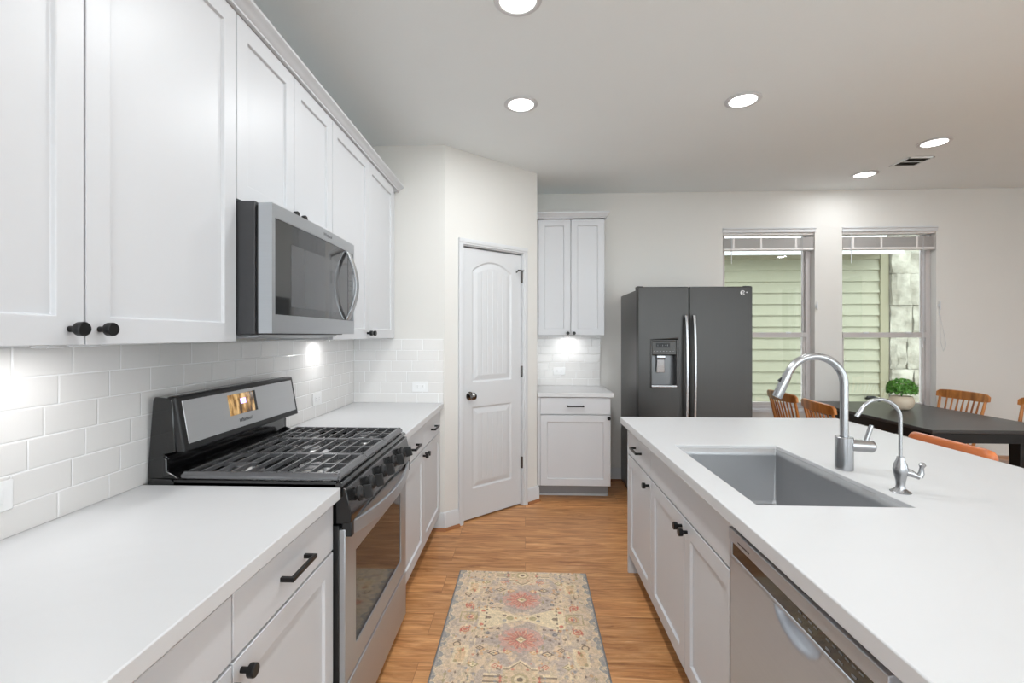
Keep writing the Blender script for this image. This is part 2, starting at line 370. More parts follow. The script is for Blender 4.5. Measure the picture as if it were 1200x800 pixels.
# baseboards: profile (out, z)
BP = [(0, 0), (.016, 0), (.016, .085), (.012, .098), (.012, .108), (.006, .122), (0, .125)]
def baseboard_x(name, x0, x1, y, par=None):
    o = world_struct(MB().prism([(y-a, z) for a, z in BP], 'x', x0, x1), name, M_trim)
    q = MB().prism([(y-.016, 0), (y-.033, 0), (y-.031, .009), (y-.024, .017), (y-.016, .019)], 'x', x0, x1).build('shoe_moulding', M_shoe, o); return o
baseboard_x('baseboard_back', .74, WR, WB)
bl = world_struct(MB().prism([(WR-a, z) for a, z in BP], 'y', SY1_, WB), 'baseboard_right', M_trim)
baseboard_x('baseboard_return', -.66, A.x+.012, A.y)
def base_slant(name, x0, x1):
    o = local_struct(MB().prism([(-a, z) for a, z in BP], 'x', x0, x1), name, M_trim)
    local_struct(MB().prism([(-.016, 0), (-.033, 0), (-.031, .009), (-.024, .017), (-.016, .019)], 'x', x0, x1), 'shoe_moulding', M_shoe, o)
base_slant('baseboard_pantry_left', -.010, .117)
base_slant('baseboard_pantry_right', .80, LW+.012)
ob = world_struct(MB().prism([(B.x+a, z) for a, z in BP], 'y', B.y-.01, 3.99), 'baseboard_pantry_side', M_trim)

# ------------------------------------------------------------------ pantry door (door_1)
dx0, dx1, dz0, dz1 = .163, .752, .012, 2.037
def pantry_door():
    nu, nv = 148, 506
    us = np.linspace(dx0, dx1, nu); vs = np.linspace(dz0, dz1, nv)
    Ug, Vg = np.meshgrid(us, vs)
    def sd_panel(u0, u1, v0, v1, arch):
        um = (u0+u1)/2; hw = (u1-u0)/2
        top = v1+arch*(1-((Ug-um)/hw)**2)
        d = np.minimum(np.minimum(Ug-u0, u1-Ug), np.minimum(Vg-v0, (top-Vg)*.93))
        return d
    H_ = np.zeros_like(Ug)
    for (v0, v1, ar) in ((1.035, 1.875, .075), (.235, .845, 0)):
        d = sd_panel(.262, .648, v0, v1, ar)
        prof = np.interp(d, [0, .006, .016, .030, .048], [0, -.009, -.009, -.005, -.001])
        H_ = np.where(d > 0, prof, H_)
        inner = d > .052
        g = np.abs(((Ug-.455)/.0505+.5) % 1-.5)*.0505
        gr = np.interp(g, [0, .0035], [-.004, 0])
        H_ = np.where(inner, H_+gr, H_)
    yf = .018                      # front face of the slab sits just inside the casing
    verts = [(float(u), float(yf-h), float(v)) for u, v, h in zip(Ug.ravel(), Vg.ravel(), H_.ravel())]
    faces = [(j*nu+i, j*nu+i+1, (j+1)*nu+i+1, (j+1)*nu+i) for j in range(nv-1) for i in range(nu-1)]
    mb = MB().add(verts, faces)
    mb.box(dx0, dx1, yf+.0095, yf+.035, dz0, dz1)
    for (a, b_, c, d) in ((dx0, dx0+.002, dz0, dz1), (dx1-.002, dx1, dz0, dz1)): mb.box(a, b_, yf, yf+.01, c, d)
    mb.box(dx0, dx1, yf, yf+.01, dz0, dz0+.002)
    return local_struct(mb, 'door_1', M_trim, angle=60)
door = pantry_door()
# jamb and casing
cas = MB()
def casing_bar(mb, x0, x1, z0, z1, vert=True, outer='l'):
    # stepped casing profile, 0 = inner edge
    w_ = (x1-x0) if vert else (z1-z0)
    prof = [(0, 0), (0, .010), (.08, .013), (.30, .013), (.36, .017), (.85, .019), (1, .016), (1, 0)]
    if vert:
        pts = [((x1-a*w_) if outer == 'l' else (x0+a*w_), -d) for a, d in prof]
        mb.prism(pts, 'z', z0, z1)
    else:
        mb.prism([(-d, z0+a*w_) for a, d in prof], 'x', x0, x1)
casing_bar(cas, .118, .160, 0, DZ-.002, True, 'l'); casing_bar(cas, .756, .798, 0, DZ-.002, True, 'r'); casing_bar(cas, .118, .798, DZ-.002, DZ+.042, False)
cas.box(D0-.0, D0+.011, .0, .1, 0, DZ); cas.box(D1-.011, D1, .0, .1, 0, DZ); cas.box(D0, D1, 0, .1, DZ-.009, DZ)
cas.box(D0, D1, .056, .068, 0, DZ)
local_struct(cas, 'door_casing', M_trim, door)
kb = MB().lathe([(.032, 0), (.032, .004), (.012, .008), (.011, .030), (.020, .036), (.027, .048), (.027, .058), (.018, .068), (.004, .071)], (0, 0, 0), 'y', 24)
kb.v = [(v[0]+.234, .0185-v[1], v[2]+.933) for v in kb.v]
M_knobd = mat('dark_nickel', rgb(120, 118, 116), 0.18, 1.0, noise=0.05)
ko = local_struct(kb, 'door_knob', M_knobd, door); ko['label'] = 'round dark nickel door knob'
for hz in (1.86, 1.09, .35):
    h = MB().box(.747, .760, .004, .018, hz-.045, hz+.045).tube([(.7535, .003, hz-.047), (.7535, .003, hz+.047)], .006, 10)
    if hz > 1.5: h.box(.700, .760, -.014, -.008, hz+.046, hz+.054).tube([(.700, -.011, hz+.05), (.700, .016, hz+.035)], .006, 10)
    local_struct(h, 'hinge', M_knobd, door)

# ------------------------------------------------------------------ windows 1 and 2, blinds
def window(n, x0, x1):
    y0, y1 = WB+.065, WB+TB
    fr = MB()
    f = .042
    fr.box(x0, x0+f, y0, y1, WZ0, WZ1).box(x1-f, x1, y0, y1, WZ0, WZ1).box(x0+f, x1-f, y0, y1, WZ1-.014, WZ1).box(x0+f, x1-f, y0, y1, WZ0, WZ0+f)
    o = world_struct(fr, 'window_%d' % n, M_vinyl, bevel=.003)
    zm = 1.388
    s = MB(); a, b = x0+f, x1-f
    s.box(a, a+.022, y0+.012, y1-.008, WZ0+f, zm).box(b-.022, b, y0+.012, y1-.008, WZ0+f, zm).box(a, b, y0+.012, y1-.008, WZ0+f, WZ0+f+.03)
    s.box(a, b, y0-.010, y0+.022, zm-.022, zm+.026)
    s.build('lower_sash', M_vinyl, o, bevel=.002)
    u = MB().box(a, a+.016, y0+.03, y1-.002, zm, WZ1-.014).box(b-.016, b, y0+.03, y1-.002, zm, WZ1-.014)
    u.build('upper_sash', M_vinyl, o, bevel=.002)
    MB().box(a+.01, b-.01, y0+.020, y0+.024, WZ0+f+.01, zm).build('lower_pane', M_glass, o, smooth=False)
    MB().box(a+.01, b-.01, y0+.040, y0+.044, zm, WZ1-.016).build('upper_pane', M_glass, o, smooth=False)
    l = MB()
    for q in (.28, .78):
        xx = a+(b-a)*q; l.box(xx-.022, xx+.022, y0-.012, y0+.004, zm+.012, zm+.030).box(xx-.006, xx+.026, y0-.018, y0-.010, zm+.018, zm+.026)
    l.build('sash_lock', M_trim, o, bevel=.002)
    # head trim and sill board
    t = MB().prism([(WB, WZ1), (WB-.012, WZ1), (WB-.012, WZ1+.026), (WB-.020, WZ1+.034), (WB-.020, WZ1+.044), (WB, WZ1+.044)], 'x', x0-.004, x1+.004)
    world_struct(t, 'trim_%d' % (n+3), M_trim, bevel=.001)
    sl = MB().box(x0+.002, x1-.002, WB-.0, y0+.002, WZ0-.001, WZ0+.018).box(x0-.03, x1+.03, WB-.03, WB+.001, WZ0-.012, WZ0+.018)
    world_struct(sl, 'trim_%d' % (n+5), M_trim, bevel=.003)
    # blind, raised to a stack
    t = thing('window_blind', ((x0+x1)/2, WB+.03, 2.14), {1: 'raised off-white slat blind on the window beside the refrigerator', 2: 'raised off-white slat blind on the window behind the potted plant'}[n], 'window blind', 'blinds over the dining windows')
    MB().box(x0+.006, x1-.006, WB+.006, WB+.058, WZ1-.020, WZ1-.001).build('headrail', M_blind, t, bevel=.002)
    sb = MB(); z = 2.209
    for k in range(15):
        sb.prism([(WB+.004, z), (WB+.03, z+.0022), (WB+.056, z), (WB+.056, z+.0026), (WB+.03, z+.0046), (WB+.004, z+.0026)], 'x', x0+.008, x1-.008); z += .0067
    sb.build('slats', M_blind, t)
    MB().box(x0+.008, x1-.008, WB+.003, WB+.057, 2.188, 2.207).build('bottom_rail', M_blind, t, bevel=.002)
    for q in (.12, .42, .80):
        xx = x0+(x1-x0)*q
        MB().box(xx-.009, xx+.009, WB+.0015, WB+.0035, 2.188, 2.308).build('ladder_tape', M_blind, t)
        MB().tube([(xx, WB+.004, 2.29), (xx, WB+.004, WZ1-.015)], .0014, 6).build('lift_string', M_trim, t)
    xc = x1-.125
    MB().tube([(xc, WB-.002, WZ1-.012), (xc+.002, WB-.004, 2.0), (xc, WB-.003, 1.30)], .0016, 6).tube([(xc+.012, WB-.002, WZ1-.012), (xc+.012, WB-.003, 1.34)], .0016, 6).build('pull_cord', M_trim, t)
    MB().lathe([(.002, 0), (.006, .004), (.005, .03), (.002, .034)], (xc, WB-.003, 1.27), 'z', 10).build('tassel', M_trim, t)
    MB().tube([(x0+.08, WB-.001, WZ1-.015), (x0+.08, WB-.003, 2.06)], .003, 8).build('tilt_wand', M_trim, t)
window(1, *W1); window(2, *W2)
# small white cord cleats screwed to the wall right of each window
for i, (xx, lab) in enumerate(((W1[1]+.012, 'small white cord cleat between the two windows'), (W2[1]+.018, 'small white cord cleat right of the right-hand window'))):
    c = MB().box(xx-.008, xx+.010, WB-.014, WB-.001, 1.645, 1.675).box(xx-.004, xx+.006, WB-.024, WB-.012, 1.622, 1.70)
    tag(c.build('cord_cleat', M_trim, bevel=.003), lab, 'cord cleat', 'blind cord cleats')
c = MB().tube([(W2[1]+.02, WB-.004, 1.625), (W2[1]+.045, WB-.004, 1.50), (W2[1]+.07, WB-.004, 1.38), (W2[1]+.085, WB-.004, 1.30), (W2[1]+.06, WB-.004, 1.24), (W2[1]+.035, WB-.004, 1.33), (W2[1]+.03, WB-.004, 1.50), (W2[1]+.018, WB-.004, 1.622)], .0014, 6)
tag(c.build('blind_cord', M_trim), 'thin white looped cord hanging from the cleat right of the right-hand window', 'cord')

# ------------------------------------------------------------------ unseen glazing added behind the camera for fill light (window_3)
rg = MB(); n_ = 6; wd = (RX1-RX0)/n_
for k in range(n_+1): rg.box(RX0+k*wd-.03, RX0+k*wd+.03, WF-.08, WF-.03, 0, RZ1)
rg.box(RX0, RX1, WF-.08, WF-.03, 0, .06).box(RX0, RX1, WF-.08, WF-.03, RZ1-.06, RZ1)
rw = world_struct(rg, 'window_3', M_trim, bevel=.003)
MB().box(RX0, RX1, WF-.058, WF-.054, .03, RZ1-.03).build('pane', M_glass, rw, smooth=False)

sg = MB(); wd = (SY1_-SY0_)/4  # unseen glazing added in the right wall to let in side light
for k in range(5): sg.box(WR+.03, WR+.08, SY0_+k*wd-.03, SY0_+k*wd+.03, 0, RZ1)
sg.box(WR+.03, WR+.08, SY0_, SY1_, 0, .06).box(WR+.03, WR+.08, SY0_, SY1_, RZ1-.06, RZ1)
rw = world_struct(sg, 'window_4', M_trim, bevel=.003)
MB().box(WR+.054, WR+.058, SY0_, SY1_, .03, RZ1-.03).build('pane', M_glass, rw, smooth=False)
# ------------------------------------------------------------------ outside
world_struct(MB().box(-12, 14, WB+.5, 13, -.35, -.25)  .box(-12, 6.2, -14, WF-.5, -.35, -.25).box(6.2, 18, -14, WB+.5, -.35, -.25), 'ground', M_ground)
hs = thing('house', (3.5, 7.1, -.3), 'neighbouring house wall of pale green lap siding and rough white stone outside the windows', 'house')
sd = MB(); z = -.3
while z < 2.55:
    sd.prism([(7.088, z), (7.12, z), (7.12, z+.168), (7.114, z+.168)], 'x', -3, 5.155); z += .165
sd.build('lap_siding', M_side, hs, smooth=False)
MB().box(-3, 16, 7.12, 7.3, -.3, 2.8).build('wall_core', M_side, hs)
MB().box(5.155, 5.275, 7.075, 7.125, -.3, 2.62).build('corner_board', M_sidetrim, hs, bevel=.004)
MB().box(-3, 5.155, 7.085, 7.12, 2.50, 2.62).build('frieze_board', M_sidetrim, hs)
ev = MB().box(-3, 5.16, 6.66, 6.70, 2.50, 2.66).box(-3, 5.16, 6.70, 7.12, 2.60, 2.62)
ev.build('eave', M_soffit, hs)
# rubble stone blocks
stn = MB(); rnd = random.Random(3); z = -.3
while z < 2.75:
    hgt = rnd.choice([.24, .36, .46, .30]); x = 5.285-rnd.random()*.05
    while x < 15:
        wid = rnd.uniform(.20, .52); x0_, x1_ = max(x, 5.285)+.003, x+wid-.003
        y = 7.04-rnd.random()*.04; c = .02
        j = lambda s_=.026: rnd.uniform(-s_, s_)
        zz0, zz1 = z+.003, z+hgt-.003
        if x1_-x0_ > .05:
            pts = [(x0_, 7.13, zz0), (x1_, 7.13, zz0), (x1_, 7.13, zz1), (x0_, 7.13, zz1)]
            nx, nz_ = 6, 5; vs = []
            for jz in range(nz_):
                for ix in range(nx):
                    e = (ix in (0, nx-1)) or (jz in (0, nz_-1))
                    vs.append((x0_+(x1_-x0_)*ix/(nx-1)+(0 if ix in (0, nx-1) else j()), y+(.028 if e else 0)+j(.022), zz0+(zz1-zz0)*jz/(nz_-1)+(0 if jz in (0, nz_-1) else j(.012))))
            stn.add(vs, [(jz*nx+ix, jz*nx+ix+1, (jz+1)*nx+ix+1, (jz+1)*nx+ix) for jz in range(nz_-1) for ix in range(nx-1)])
            stn.add([(x0_, y+.03, zz0), (x1_, y+.03, zz0), (x1_, y+.03, zz1), (x0_, y+.03, zz1)]+pts, [(0, 1, 2, 3), (0, 4, 5, 1), (1, 5, 6, 2), (2, 6, 7, 3), (3, 7, 4, 0)])
        x += wid
    z += hgt
stn.build('stone_facing', M_stone, hs, angle=50)
hb = MB().tube([(4.97, 7.09, .47), (4.97, 7.02, .49)], .022, 10).tube([(4.97, 7.02, .49), (5.0, 6.99, .50), (5.05, 6.98, .48), (5.08, 6.98, .42), (5.085, 6.98, .36)], .018, 10).tube([(4.93, 7.02, .50), (5.01, 7.02, .50)], .014, 8)
tag(hb.build('hose_tap', M_black), 'small dark curved garden tap on the neighbouring siding outside the right-hand window', 'tap')

# ------------------------------------------------------------------ ceiling lights and vent
LDB = bpy.data.lights.new('lamp', 'AREA'); LDB.shape = 'DISK'; LDB.size = .15; LDB.energy = CAN_W; LDB.color = (.945, .98, 1)
def can_light(x, y, lab, proto=[None]):
    if proto[0] is None:
        t = thing('recessed_light', (x, y, CEIL), lab, 'ceiling light', 'recessed ceiling lights')
        MB().lathe([(.070, -.001), (.098, -.001), (.098, -.004), (.092, -.008), (.078, -.009), (.070, -.004)], (x, y, CEIL), 'z', 40).build('trim_ring', M_trim, t)
        MB().lathe([(.002, -.006), (.077, -.006), (.077, -.003), (.002, -.003)], (x, y, CEIL), 'z', 40).build('lens', M_lens, t)
        ld = bpy.data.lights.new('lamp', 'AREA'); ld.shape = 'DISK'; ld.size = .15; ld.energy = CAN_AISLE; ld.color = (.945, .98, 1); ld.spread = PI
        lo = bpy.data.objects.new('lamp', ld); COL.objects.link(lo); lo.parent = t; lo.location = (0, 0, -.011)
        proto[0] = t
    else:
        t = copy_tree(proto[0]); t.location = (x, y, CEIL); t['label'] = lab
        if x > .5:
            for ch in t.children:
                if ch.type == 'LIGHT': ch.data = LDB
    return t
for x, y, lab in [(-.025, 2.768, 'round recessed ceiling light above the aisle, in front of the pantry door'), (-.03, 1.905, 'round recessed ceiling light cut off by the top edge of the photo'),
                  (1.255, 2.775, 'round recessed ceiling light above the far end of the island'), (2.873, 3.441, 'round recessed ceiling light over the table, nearer of the two beside the air vent'),
                  (2.855, 4.098, 'round recessed ceiling light left of the air vent, closest to the windows')]:
    can_light(x, y, lab)
for x, y in [(-.03, .7), (1.255, 1.15), (1.255, -.3), (2.87, 1.5), (2.87, -.3), (4.4, 1.0), (-.03, -1.2), (1.255, -1.4), (3.2, -1.2)]:  # unseen lamps added for more light from the ceiling
    can_light(x, y, 'round recessed ceiling light out of view, added to brighten the room')
v = thing('air_vent', (3.01, 3.81, CEIL), 'white rectangular air vent with dark slots in the ceiling between two lights', 'air vent')
MB().box(2.915, 2.93, 3.715, 3.91, CEIL-.008, CEIL).box(3.092, 3.107, 3.715, 3.91, CEIL-.008, CEIL).box(2.915, 3.107, 3.715, 3.73, CEIL-.008, CEIL).box(2.915, 3.107, 3.895, 3.91, CEIL-.008, CEIL).box(2.93, 3.092, 3.80, 3.812, CEIL-.008, CEIL).build('vent_frame', M_ceil, v, bevel=.001)
MB().box(2.93, 3.092, 3.73, 3.895, CEIL-.002, CEIL-.0005).build('vent_back', M_vent, v)
for k in range(8):
    if k == 4: continue
    yy = 3.738+k*.0195; MB().hex([(2.931, yy, CEIL-.007), (3.091, yy, CEIL-.007), (3.091, yy+.002, CEIL-.007), (2.931, yy+.002, CEIL-.007), (2.931, yy+.007, CEIL-.002), (3.091, yy+.007, CEIL-.002), (3.091, yy+.009, CEIL-.002), (2.931, yy+.009, CEIL-.002)]).build('louvre', M_vent, v)

# ------------------------------------------------------------------ cabinets
class Frame:
    """maps cabinet-front coordinates (u along, d outward, z) to the world; p = plane coordinate of the door face"""
    def __init__(s, kind, p): s.k = kind; s.p = p
    def __call__(s, u, d, z):
        return {'+x': (s.p+d, u, z), '-x': (s.p-d, u, z), '-y': (u, s.p-d, z)}[s.k]
def fbox(mb, F, u0, u1, d0, d1, z0, z1):
    a = F(u0, d0, z0); b = F(u1, d1, z1); return mb.box(a[0], b[0], a[1], b[1], a[2], b[2])
def shaker(F, u0, u1, z0, z1, rail=.058, th=.02):
    """five-piece door: flat frame with a sunken centre panel"""
    mb = MB(); r = rail; c = .0025; dp = -.010
    O = [(u0, z0), (u1, z0), (u1, z1), (u0, z1)]; I = [(u0+r, z0+r), (u1-r, z0+r), (u1-r, z1-r), (u0+r, z1-r)]
    J = [(u0+r+c, z0+r+c), (u1-r-c, z0+r+c), (u1-r-c, z1-r-c), (u0+r+c, z1-r-c)]
    vs = [F(a, 0, b) for a, b in O]+[F(a, 0, b) for a, b in I]+[F(a, dp, b) for a, b in J]+[F(a, -th, b) for a, b in O]
    fs = []
    for i in range(4):
        k = (i+1) % 4; fs += [(i, k, 4+k, 4+i), (4+i, 4+k, 8+k, 8+i), (12+i, 12+k, k, i)]
    fs += [(8, 9, 10, 11), (15, 14, 13, 12)]
    return mb.add(vs, fs)
def slab(F, u0, u1, z0, z1, th=.02): return fbox(MB(), F, u0, u1, -th, 0, z0, z1)
def knob(F, u, z, parent):
    n = 20; mb = MB()
    def ring(r, d): return [F(u+r*math.cos(2*PI*k/n), d, z+r*math.sin(2*PI*k/n)) for k in range(n)]
    prof = [(.0065, -.001), (.0065, .014), (.0075, .016), (.0135, .018), (.0145, .020), (.0145, .031), (.0130, .033)]
    vs = []; [vs.extend(ring(r, d)) for r, d in prof]
    fs = [(i*n+k, i*n+(k+1) % n, (i+1)*n+(k+1) % n, (i+1)*n+k) for i in range(len(prof)-1) for k in range(n)]+[tuple(range(n)), tuple((len(prof)-1)*n+k for k in range(n))]
    return mb.add(vs, fs).build('knob', M_black, parent)
def pull(F, u, z, parent, L=.135):
    mb = MB(); h = L/2
    fbox(mb, F, u-h, u+h, .024, .034, z-.0055, z+.0055)
    for s_ in (-1, 1): fbox(mb, F, u+s_*h-(.011 if s_ > 0 else 0), u+s_*h+(.011 if s_ < 0 else 0), -.001, .026, z-.0055, z+.0055)
    return mb.build('handle', M_black, parent, bevel=.0012)
G = .0024   # half gap between fronts
def carcass(F, u0, u1, z0, z1, depth, parent, toe=0.0, toe_in=.075, name='cabinet_box'):
    mb = MB(); fbox(mb, F, u0, u1, -depth, -.021, z0, z1)
    o = mb.build(name, M_cab, parent, bevel=.001)
    if toe:
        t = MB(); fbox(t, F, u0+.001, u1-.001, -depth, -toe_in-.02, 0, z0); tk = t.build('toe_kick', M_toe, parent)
    return o
def door(F, u0, u1, z0, z1, parent, kn=None):
    d = shaker(F, u0+G, u1-G, z0+G, z1-G).build('door', M_cab, parent, bevel=.0015)
    if kn: knob(F, kn[0], kn[1], d)
    return d
def drawer(F, u0, u1, z0, z1, parent, handle=True, name='drawer', L=.135):
    d = slab(F, u0+G, u1-G, z0+G, z1-G).build(name, M_cab, parent, bevel=.002)
    if handle: pull(F, (u0+u1)/2, (z0+z1)/2, d, L)
    return d
UZ0, UZ1 = 1.365, 2.408
# uppers, left run
F = Frame('+x', -.912); UD = -.912-WL-.002
def upper(u0, u1, z0, z1, lab, kz, split=None, kn=True):
    t = thing('wall_cabinet', ((-.912+WL)/2, (u0+u1)/2, z0), lab, 'wall cabinet', 'white wall cabinets of the left run')
    carcass(F, u0+.0005, u1-.0005, z0, z1, UD, t)
    m_ = split or (u0+u1)/2
    door(F, u0, m_, z0-.002, z1, t, (m_-.033, kz)); door(F, m_, u1, z0-.002, z1, t, (m_+.033, kz))
    return t
upper(.425, 1.452, UZ0, UZ1, 'tall white double-door wall cabinet nearest the camera, left of the microwave', 1.398, split=.938)
upper(1.452, 2.195, 1.818, UZ1, 'short white double-door wall cabinet directly above the microwave', 1.852)
t = upper(2.195, 3.235, UZ0, UZ1, 'tall white double-door wall cabinet between the microwave and the pantry wall', 1.398)
MB().box(WL+.002, -.935, 3.2355, 3.334, UZ0, UZ1).build('filler_strip', M_cab, t)
upper(-.60, .4245, UZ0, UZ1, 'tall white double-door wall cabinet behind the camera position', 1.398)
cp = [(WL+.001, 2.409), (-.905, 2.409), (-.899, 2.409), (-.899, 2.416), (-.893, 2.419), (-.886, 2.426), (-.876, 2.434), (-.868, 2.437), (-.865, 2.440), (-.865, 2.449), (-.870, 2.452), (WL+.001, 2.452)]
tag(MB().prism(cp, 'y', -.60, 3.333).build('crown_moulding', M_cab, angle=25), 'long white crown moulding along the tops of the left wall cabinets', 'crown moulding')
# upper at the back
F = Frame('-y', 4.21)
t = thing('wall_cabinet', (.407, 4.37, 1.384), 'white double-door wall cabinet on the back wall beside the pantry', 'wall cabinet')
carcass(F, .103, .703, 1.386, 2.42, WB-4.21-.001, t)
door(F, .113, .405, 1.384, 2.42, t, (.378, 1.405)); door(F, .405, .703, 1.384, 2.42, t, (.432, 1.405))
cy = [(0, 2.4205), (.004, 2.4205), (.004, 2.428), (.012, 2.432), (.024, 2.444), (.034, 2.456), (.040, 2.460), (.040, 2.472), (0, 2.472)]
cm = MB()
for k in range(len(cy)-1):
    (o0, z0), (o1, z1) = cy[k], cy[k+1]
    def Lp(o, z): return [(.103, 4.19-o, z), (.703+o, 4.19-o, z), (.703+o, 4.538, z)]
    a_, b_ = Lp(o0, z0), Lp(o1, z1); cm.add(a_+b_, [(0, 1, 4, 3), (1, 2, 5, 4)])
cm.add([(.103, 4.15, 2.472), (.743, 4.15, 2.472), (.743, 4.538, 2.472), (.103, 4.538, 2.472)], [(0, 1, 2, 3)])
cm.build('crown', M_cab, t, angle=25)

# bases, left run
F = Frame('+x', -.605); BD = -.605-WL-.002
BZ0, BZ1 = .118, .868
def base(u0, u1, lab, split=None, kz=.665, group='white base cabinets of the left run'):
    t = thing('base_cabinet', ((-.605+WL)/2, (u0+u1)/2, 0), lab, 'base cabinet', group)
    carcass(F, u0+.0005, u1-.0005, BZ0, BZ1, BD, t, toe=.1)
    m_ = split or (u0+u1)/2
    for a, b in ((u0, m_), (m_, u1)): drawer(F, a, b, .709, .852, t)
    door(F, u0, m_, BZ0, .706, t, (m_-.030, .672)); door(F, m_, u1, BZ0, .706, t, (m_+.030, .672))
    return t
base(.435, 1.462, 'white base cabinet with two drawers and two doors nearest the camera', .949)
base(2.250, 3.334, 'white base cabinet with two drawers and two doors between the range and the pantry', 2.797)
base(-.60, .4345, 'white base cabinet behind the camera position')
ct = MB().box(WL+.001, -.582, -.61, 1.4635, .8685, .905)
tag(ct.build('countertop', M_quartz, bevel=.003), 'white quartz countertop in the left foreground, nearer side of the range', 'countertop')
ct = MB().box(WL+.001, -.582, 2.2505, 3.334, .8685, .905)
tag(ct.build('countertop', M_quartz, bevel=.003), 'white quartz countertop between the range and the pantry wall', 'countertop')
# base at the back
F = Frame('-y', 3.97)
t = thing('base_cabinet', (.41, 4.25, 0), 'small white base cabinet with one drawer and one door on the back wall', 'base cabinet')
carcass(F, .103, .715, .122, .868, WB-3.97-.002, t, toe=.1, toe_in=.12)
MB().box(.103, .1235, 3.974, 3.990, .122, .868).build('filler_strip', M_cab, t)
drawer(F, .125, .715, .722, .866, t, L=.14); door(F, .125, .715, .122, .719, t, (.695, .695))
MB().box(.125, .715, 4.098, 4.108, 0, .018).box(.700, .716, 4.098, 4.53, 0, .018).build('shoe_trim', M_trim, t, bevel=.003)
tag(MB().prism([(.103, 3.955), (.740, 3.955), (.740, WB-.0085), (.103, WB-.0085)], 'z', .8685, .905).build('countertop', M_quartz, bevel=.003), 'small white quartz countertop on the back wall cabinet beside the pantry', 'countertop')

# island
F = Frame('-x', .600)
IB = 1.25
def isl_thing(u0, u1, lab): return thing('base_cabinet', (.92, (u0+u1)/2, 0), lab, 'base cabinet', 'white base cabinets of the island')
def icarc(u0, u1, t): 
    mb = MB(); mb.box(.621, IB, u0+.0005, u1-.0005, BZ0, .8675); return mb
t = isl_thing(2.27, 2.80, 'narrow white island cabinet with one drawer and one door at the far end')
icarc(2.27, 2.775, t).build('cabinet_box', M_cab, t, bevel=.001)
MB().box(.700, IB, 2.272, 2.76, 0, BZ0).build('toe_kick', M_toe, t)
drawer(F, 2.285, 2.770, .700, .845, t, L=.14); door(F, 2.285, 2.770, BZ0, .697, t, (2.318, .655))
MB().box(.600, IB, 2.776, 2.796, .0, .8675).build('end_panel', M_cab, t, bevel=.002)
t = isl_thing(1.37, 2.27, 'white island sink cabinet with a plain false front above two doors')
icc = MB().box(.621, .640, 1.3705, 2.2695, BZ0, .8675).box(IB-.018, IB, 1.3705, 2.2695, BZ0, .8675).box(.640, IB-.018, 1.3705, 2.2695, BZ0, .14)
icc.box(.640, IB-.018, 1.3705, 1.3605+.0, BZ0, .8675) if False else None
icc.box(.640, IB-.018, 2.262, 2.2695, BZ0, .8675)
icc.build('cabinet_box', M_cab, t, bevel=.001)
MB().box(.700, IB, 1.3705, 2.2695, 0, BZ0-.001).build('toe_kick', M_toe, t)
slab(F, 1.374+G, 2.285-G, .700+G, .845).build('false_front', M_cab, t, bevel=.002)
door(F, 1.374, 1.806, BZ0, .697, t, (1.776, .655)); door(F, 1.806, 2.285, BZ0, .697, t, (1.836, .655))
t = isl_thing(.22, .765, 'white island cabinet nearer than the dishwasher')
icarc(.22, .765, t).build('cabinet_box', M_cab, t, bevel=.001)
MB().box(.700, IB, .222, .763, 0, BZ0).build('toe_kick', M_toe, t)
drawer(F, .22, .762, .700, .845, t); door(F, .22, .762, BZ0, .697, t, (.735, .655))
tag(MB().box(IB+.0005, IB+.022, .22, 2.796, 0, .8675).build('island_back_panel', M_cab, bevel=.001), 'white panel closing the seating side of the island', 'panel')
# island counter with sink cut-out
IX0, IX1, IY0, IY1 = .561, 1.803, .20, 2.815; SX0, SX1, SY0, SY1 = .655, 1.092, 1.366, 2.103
def ring_slab(z0, z1):
    vs = []
    for z in (z0, z1):
        vs += [(IX0, IY0, z), (IX1, IY0, z), (IX1, IY1, z), (IX0, IY1, z), (SX0, SY0, z), (SX1, SY0, z), (SX1, SY1, z), (SX0, SY1, z)]
    fs = []
    for i in range(4):
        k = (i+1) % 4
        fs += [(i, k, 4+k, 4+i), (8+i, 8+k, 12+k, 12+i), (i, k, 8+k, 8+i), (4+i, 4+k, 12+k, 12+i)]
    return MB().add(vs, fs)
tag(ring_slab(.8685, .905).build('island_countertop', M_quartz, bevel=.003), 'large white quartz island countertop with a rectangular sink cut-out', 'countertop')
# sink
t = thing('sink', ((SX0+SX1)/2, (SY0+SY1)/2, .66), 'rectangular undermount stainless steel sink in the island', 'sink')
sk = MB(); o_ = .004; sb = .655; rr = .03
def rrect(x0, x1, y0, y1, r, z, n=5):
    pts = []
    for cx_, cy_, a0 in ((x1-r, y1-r, 0), (x0+r, y1-r, 90), (x0+r, y0+r, 180), (x1-r, y0+r, 270)):
        for k in range(n+1):
            a = math.radians(a0+90*k/n); pts.append((cx_+r*math.cos(a), cy_+r*math.sin(a), z))
    return pts
o_ = -.0012
rings = [rrect(SX0-o_, SX1+o_, SY0-o_, SY1+o_, .004, .8915), rrect(SX0-o_, SX1+o_, SY0-o_, SY1+o_, .004, .86), rrect(SX0-o_, SX1+o_, SY0-o_, SY1+o_, .012, sb+.015), rrect(SX0+.008, SX1-.008, SY0+.008, SY1-.008, .02, sb), rrect(.84, .90, 1.70, 1.77, .028, sb-.006)]
nn = len(rings[0]); vs = [p for r_ in rings for p in r_]
fs = [(i*nn+k, i*nn+(k+1) % nn, (i+1)*nn+(k+1) % nn, (i+1)*nn+k) for i in range(len(rings)-1) for k in range(nn)]+[tuple(4*nn+k for k in range(nn))]
so = sk.add(vs, fs).build('basin', M_sink, t, angle=50)
md = so.modifiers.new('thick', 'SOLIDIFY'); md.thickness = .0012; md.offset = 0
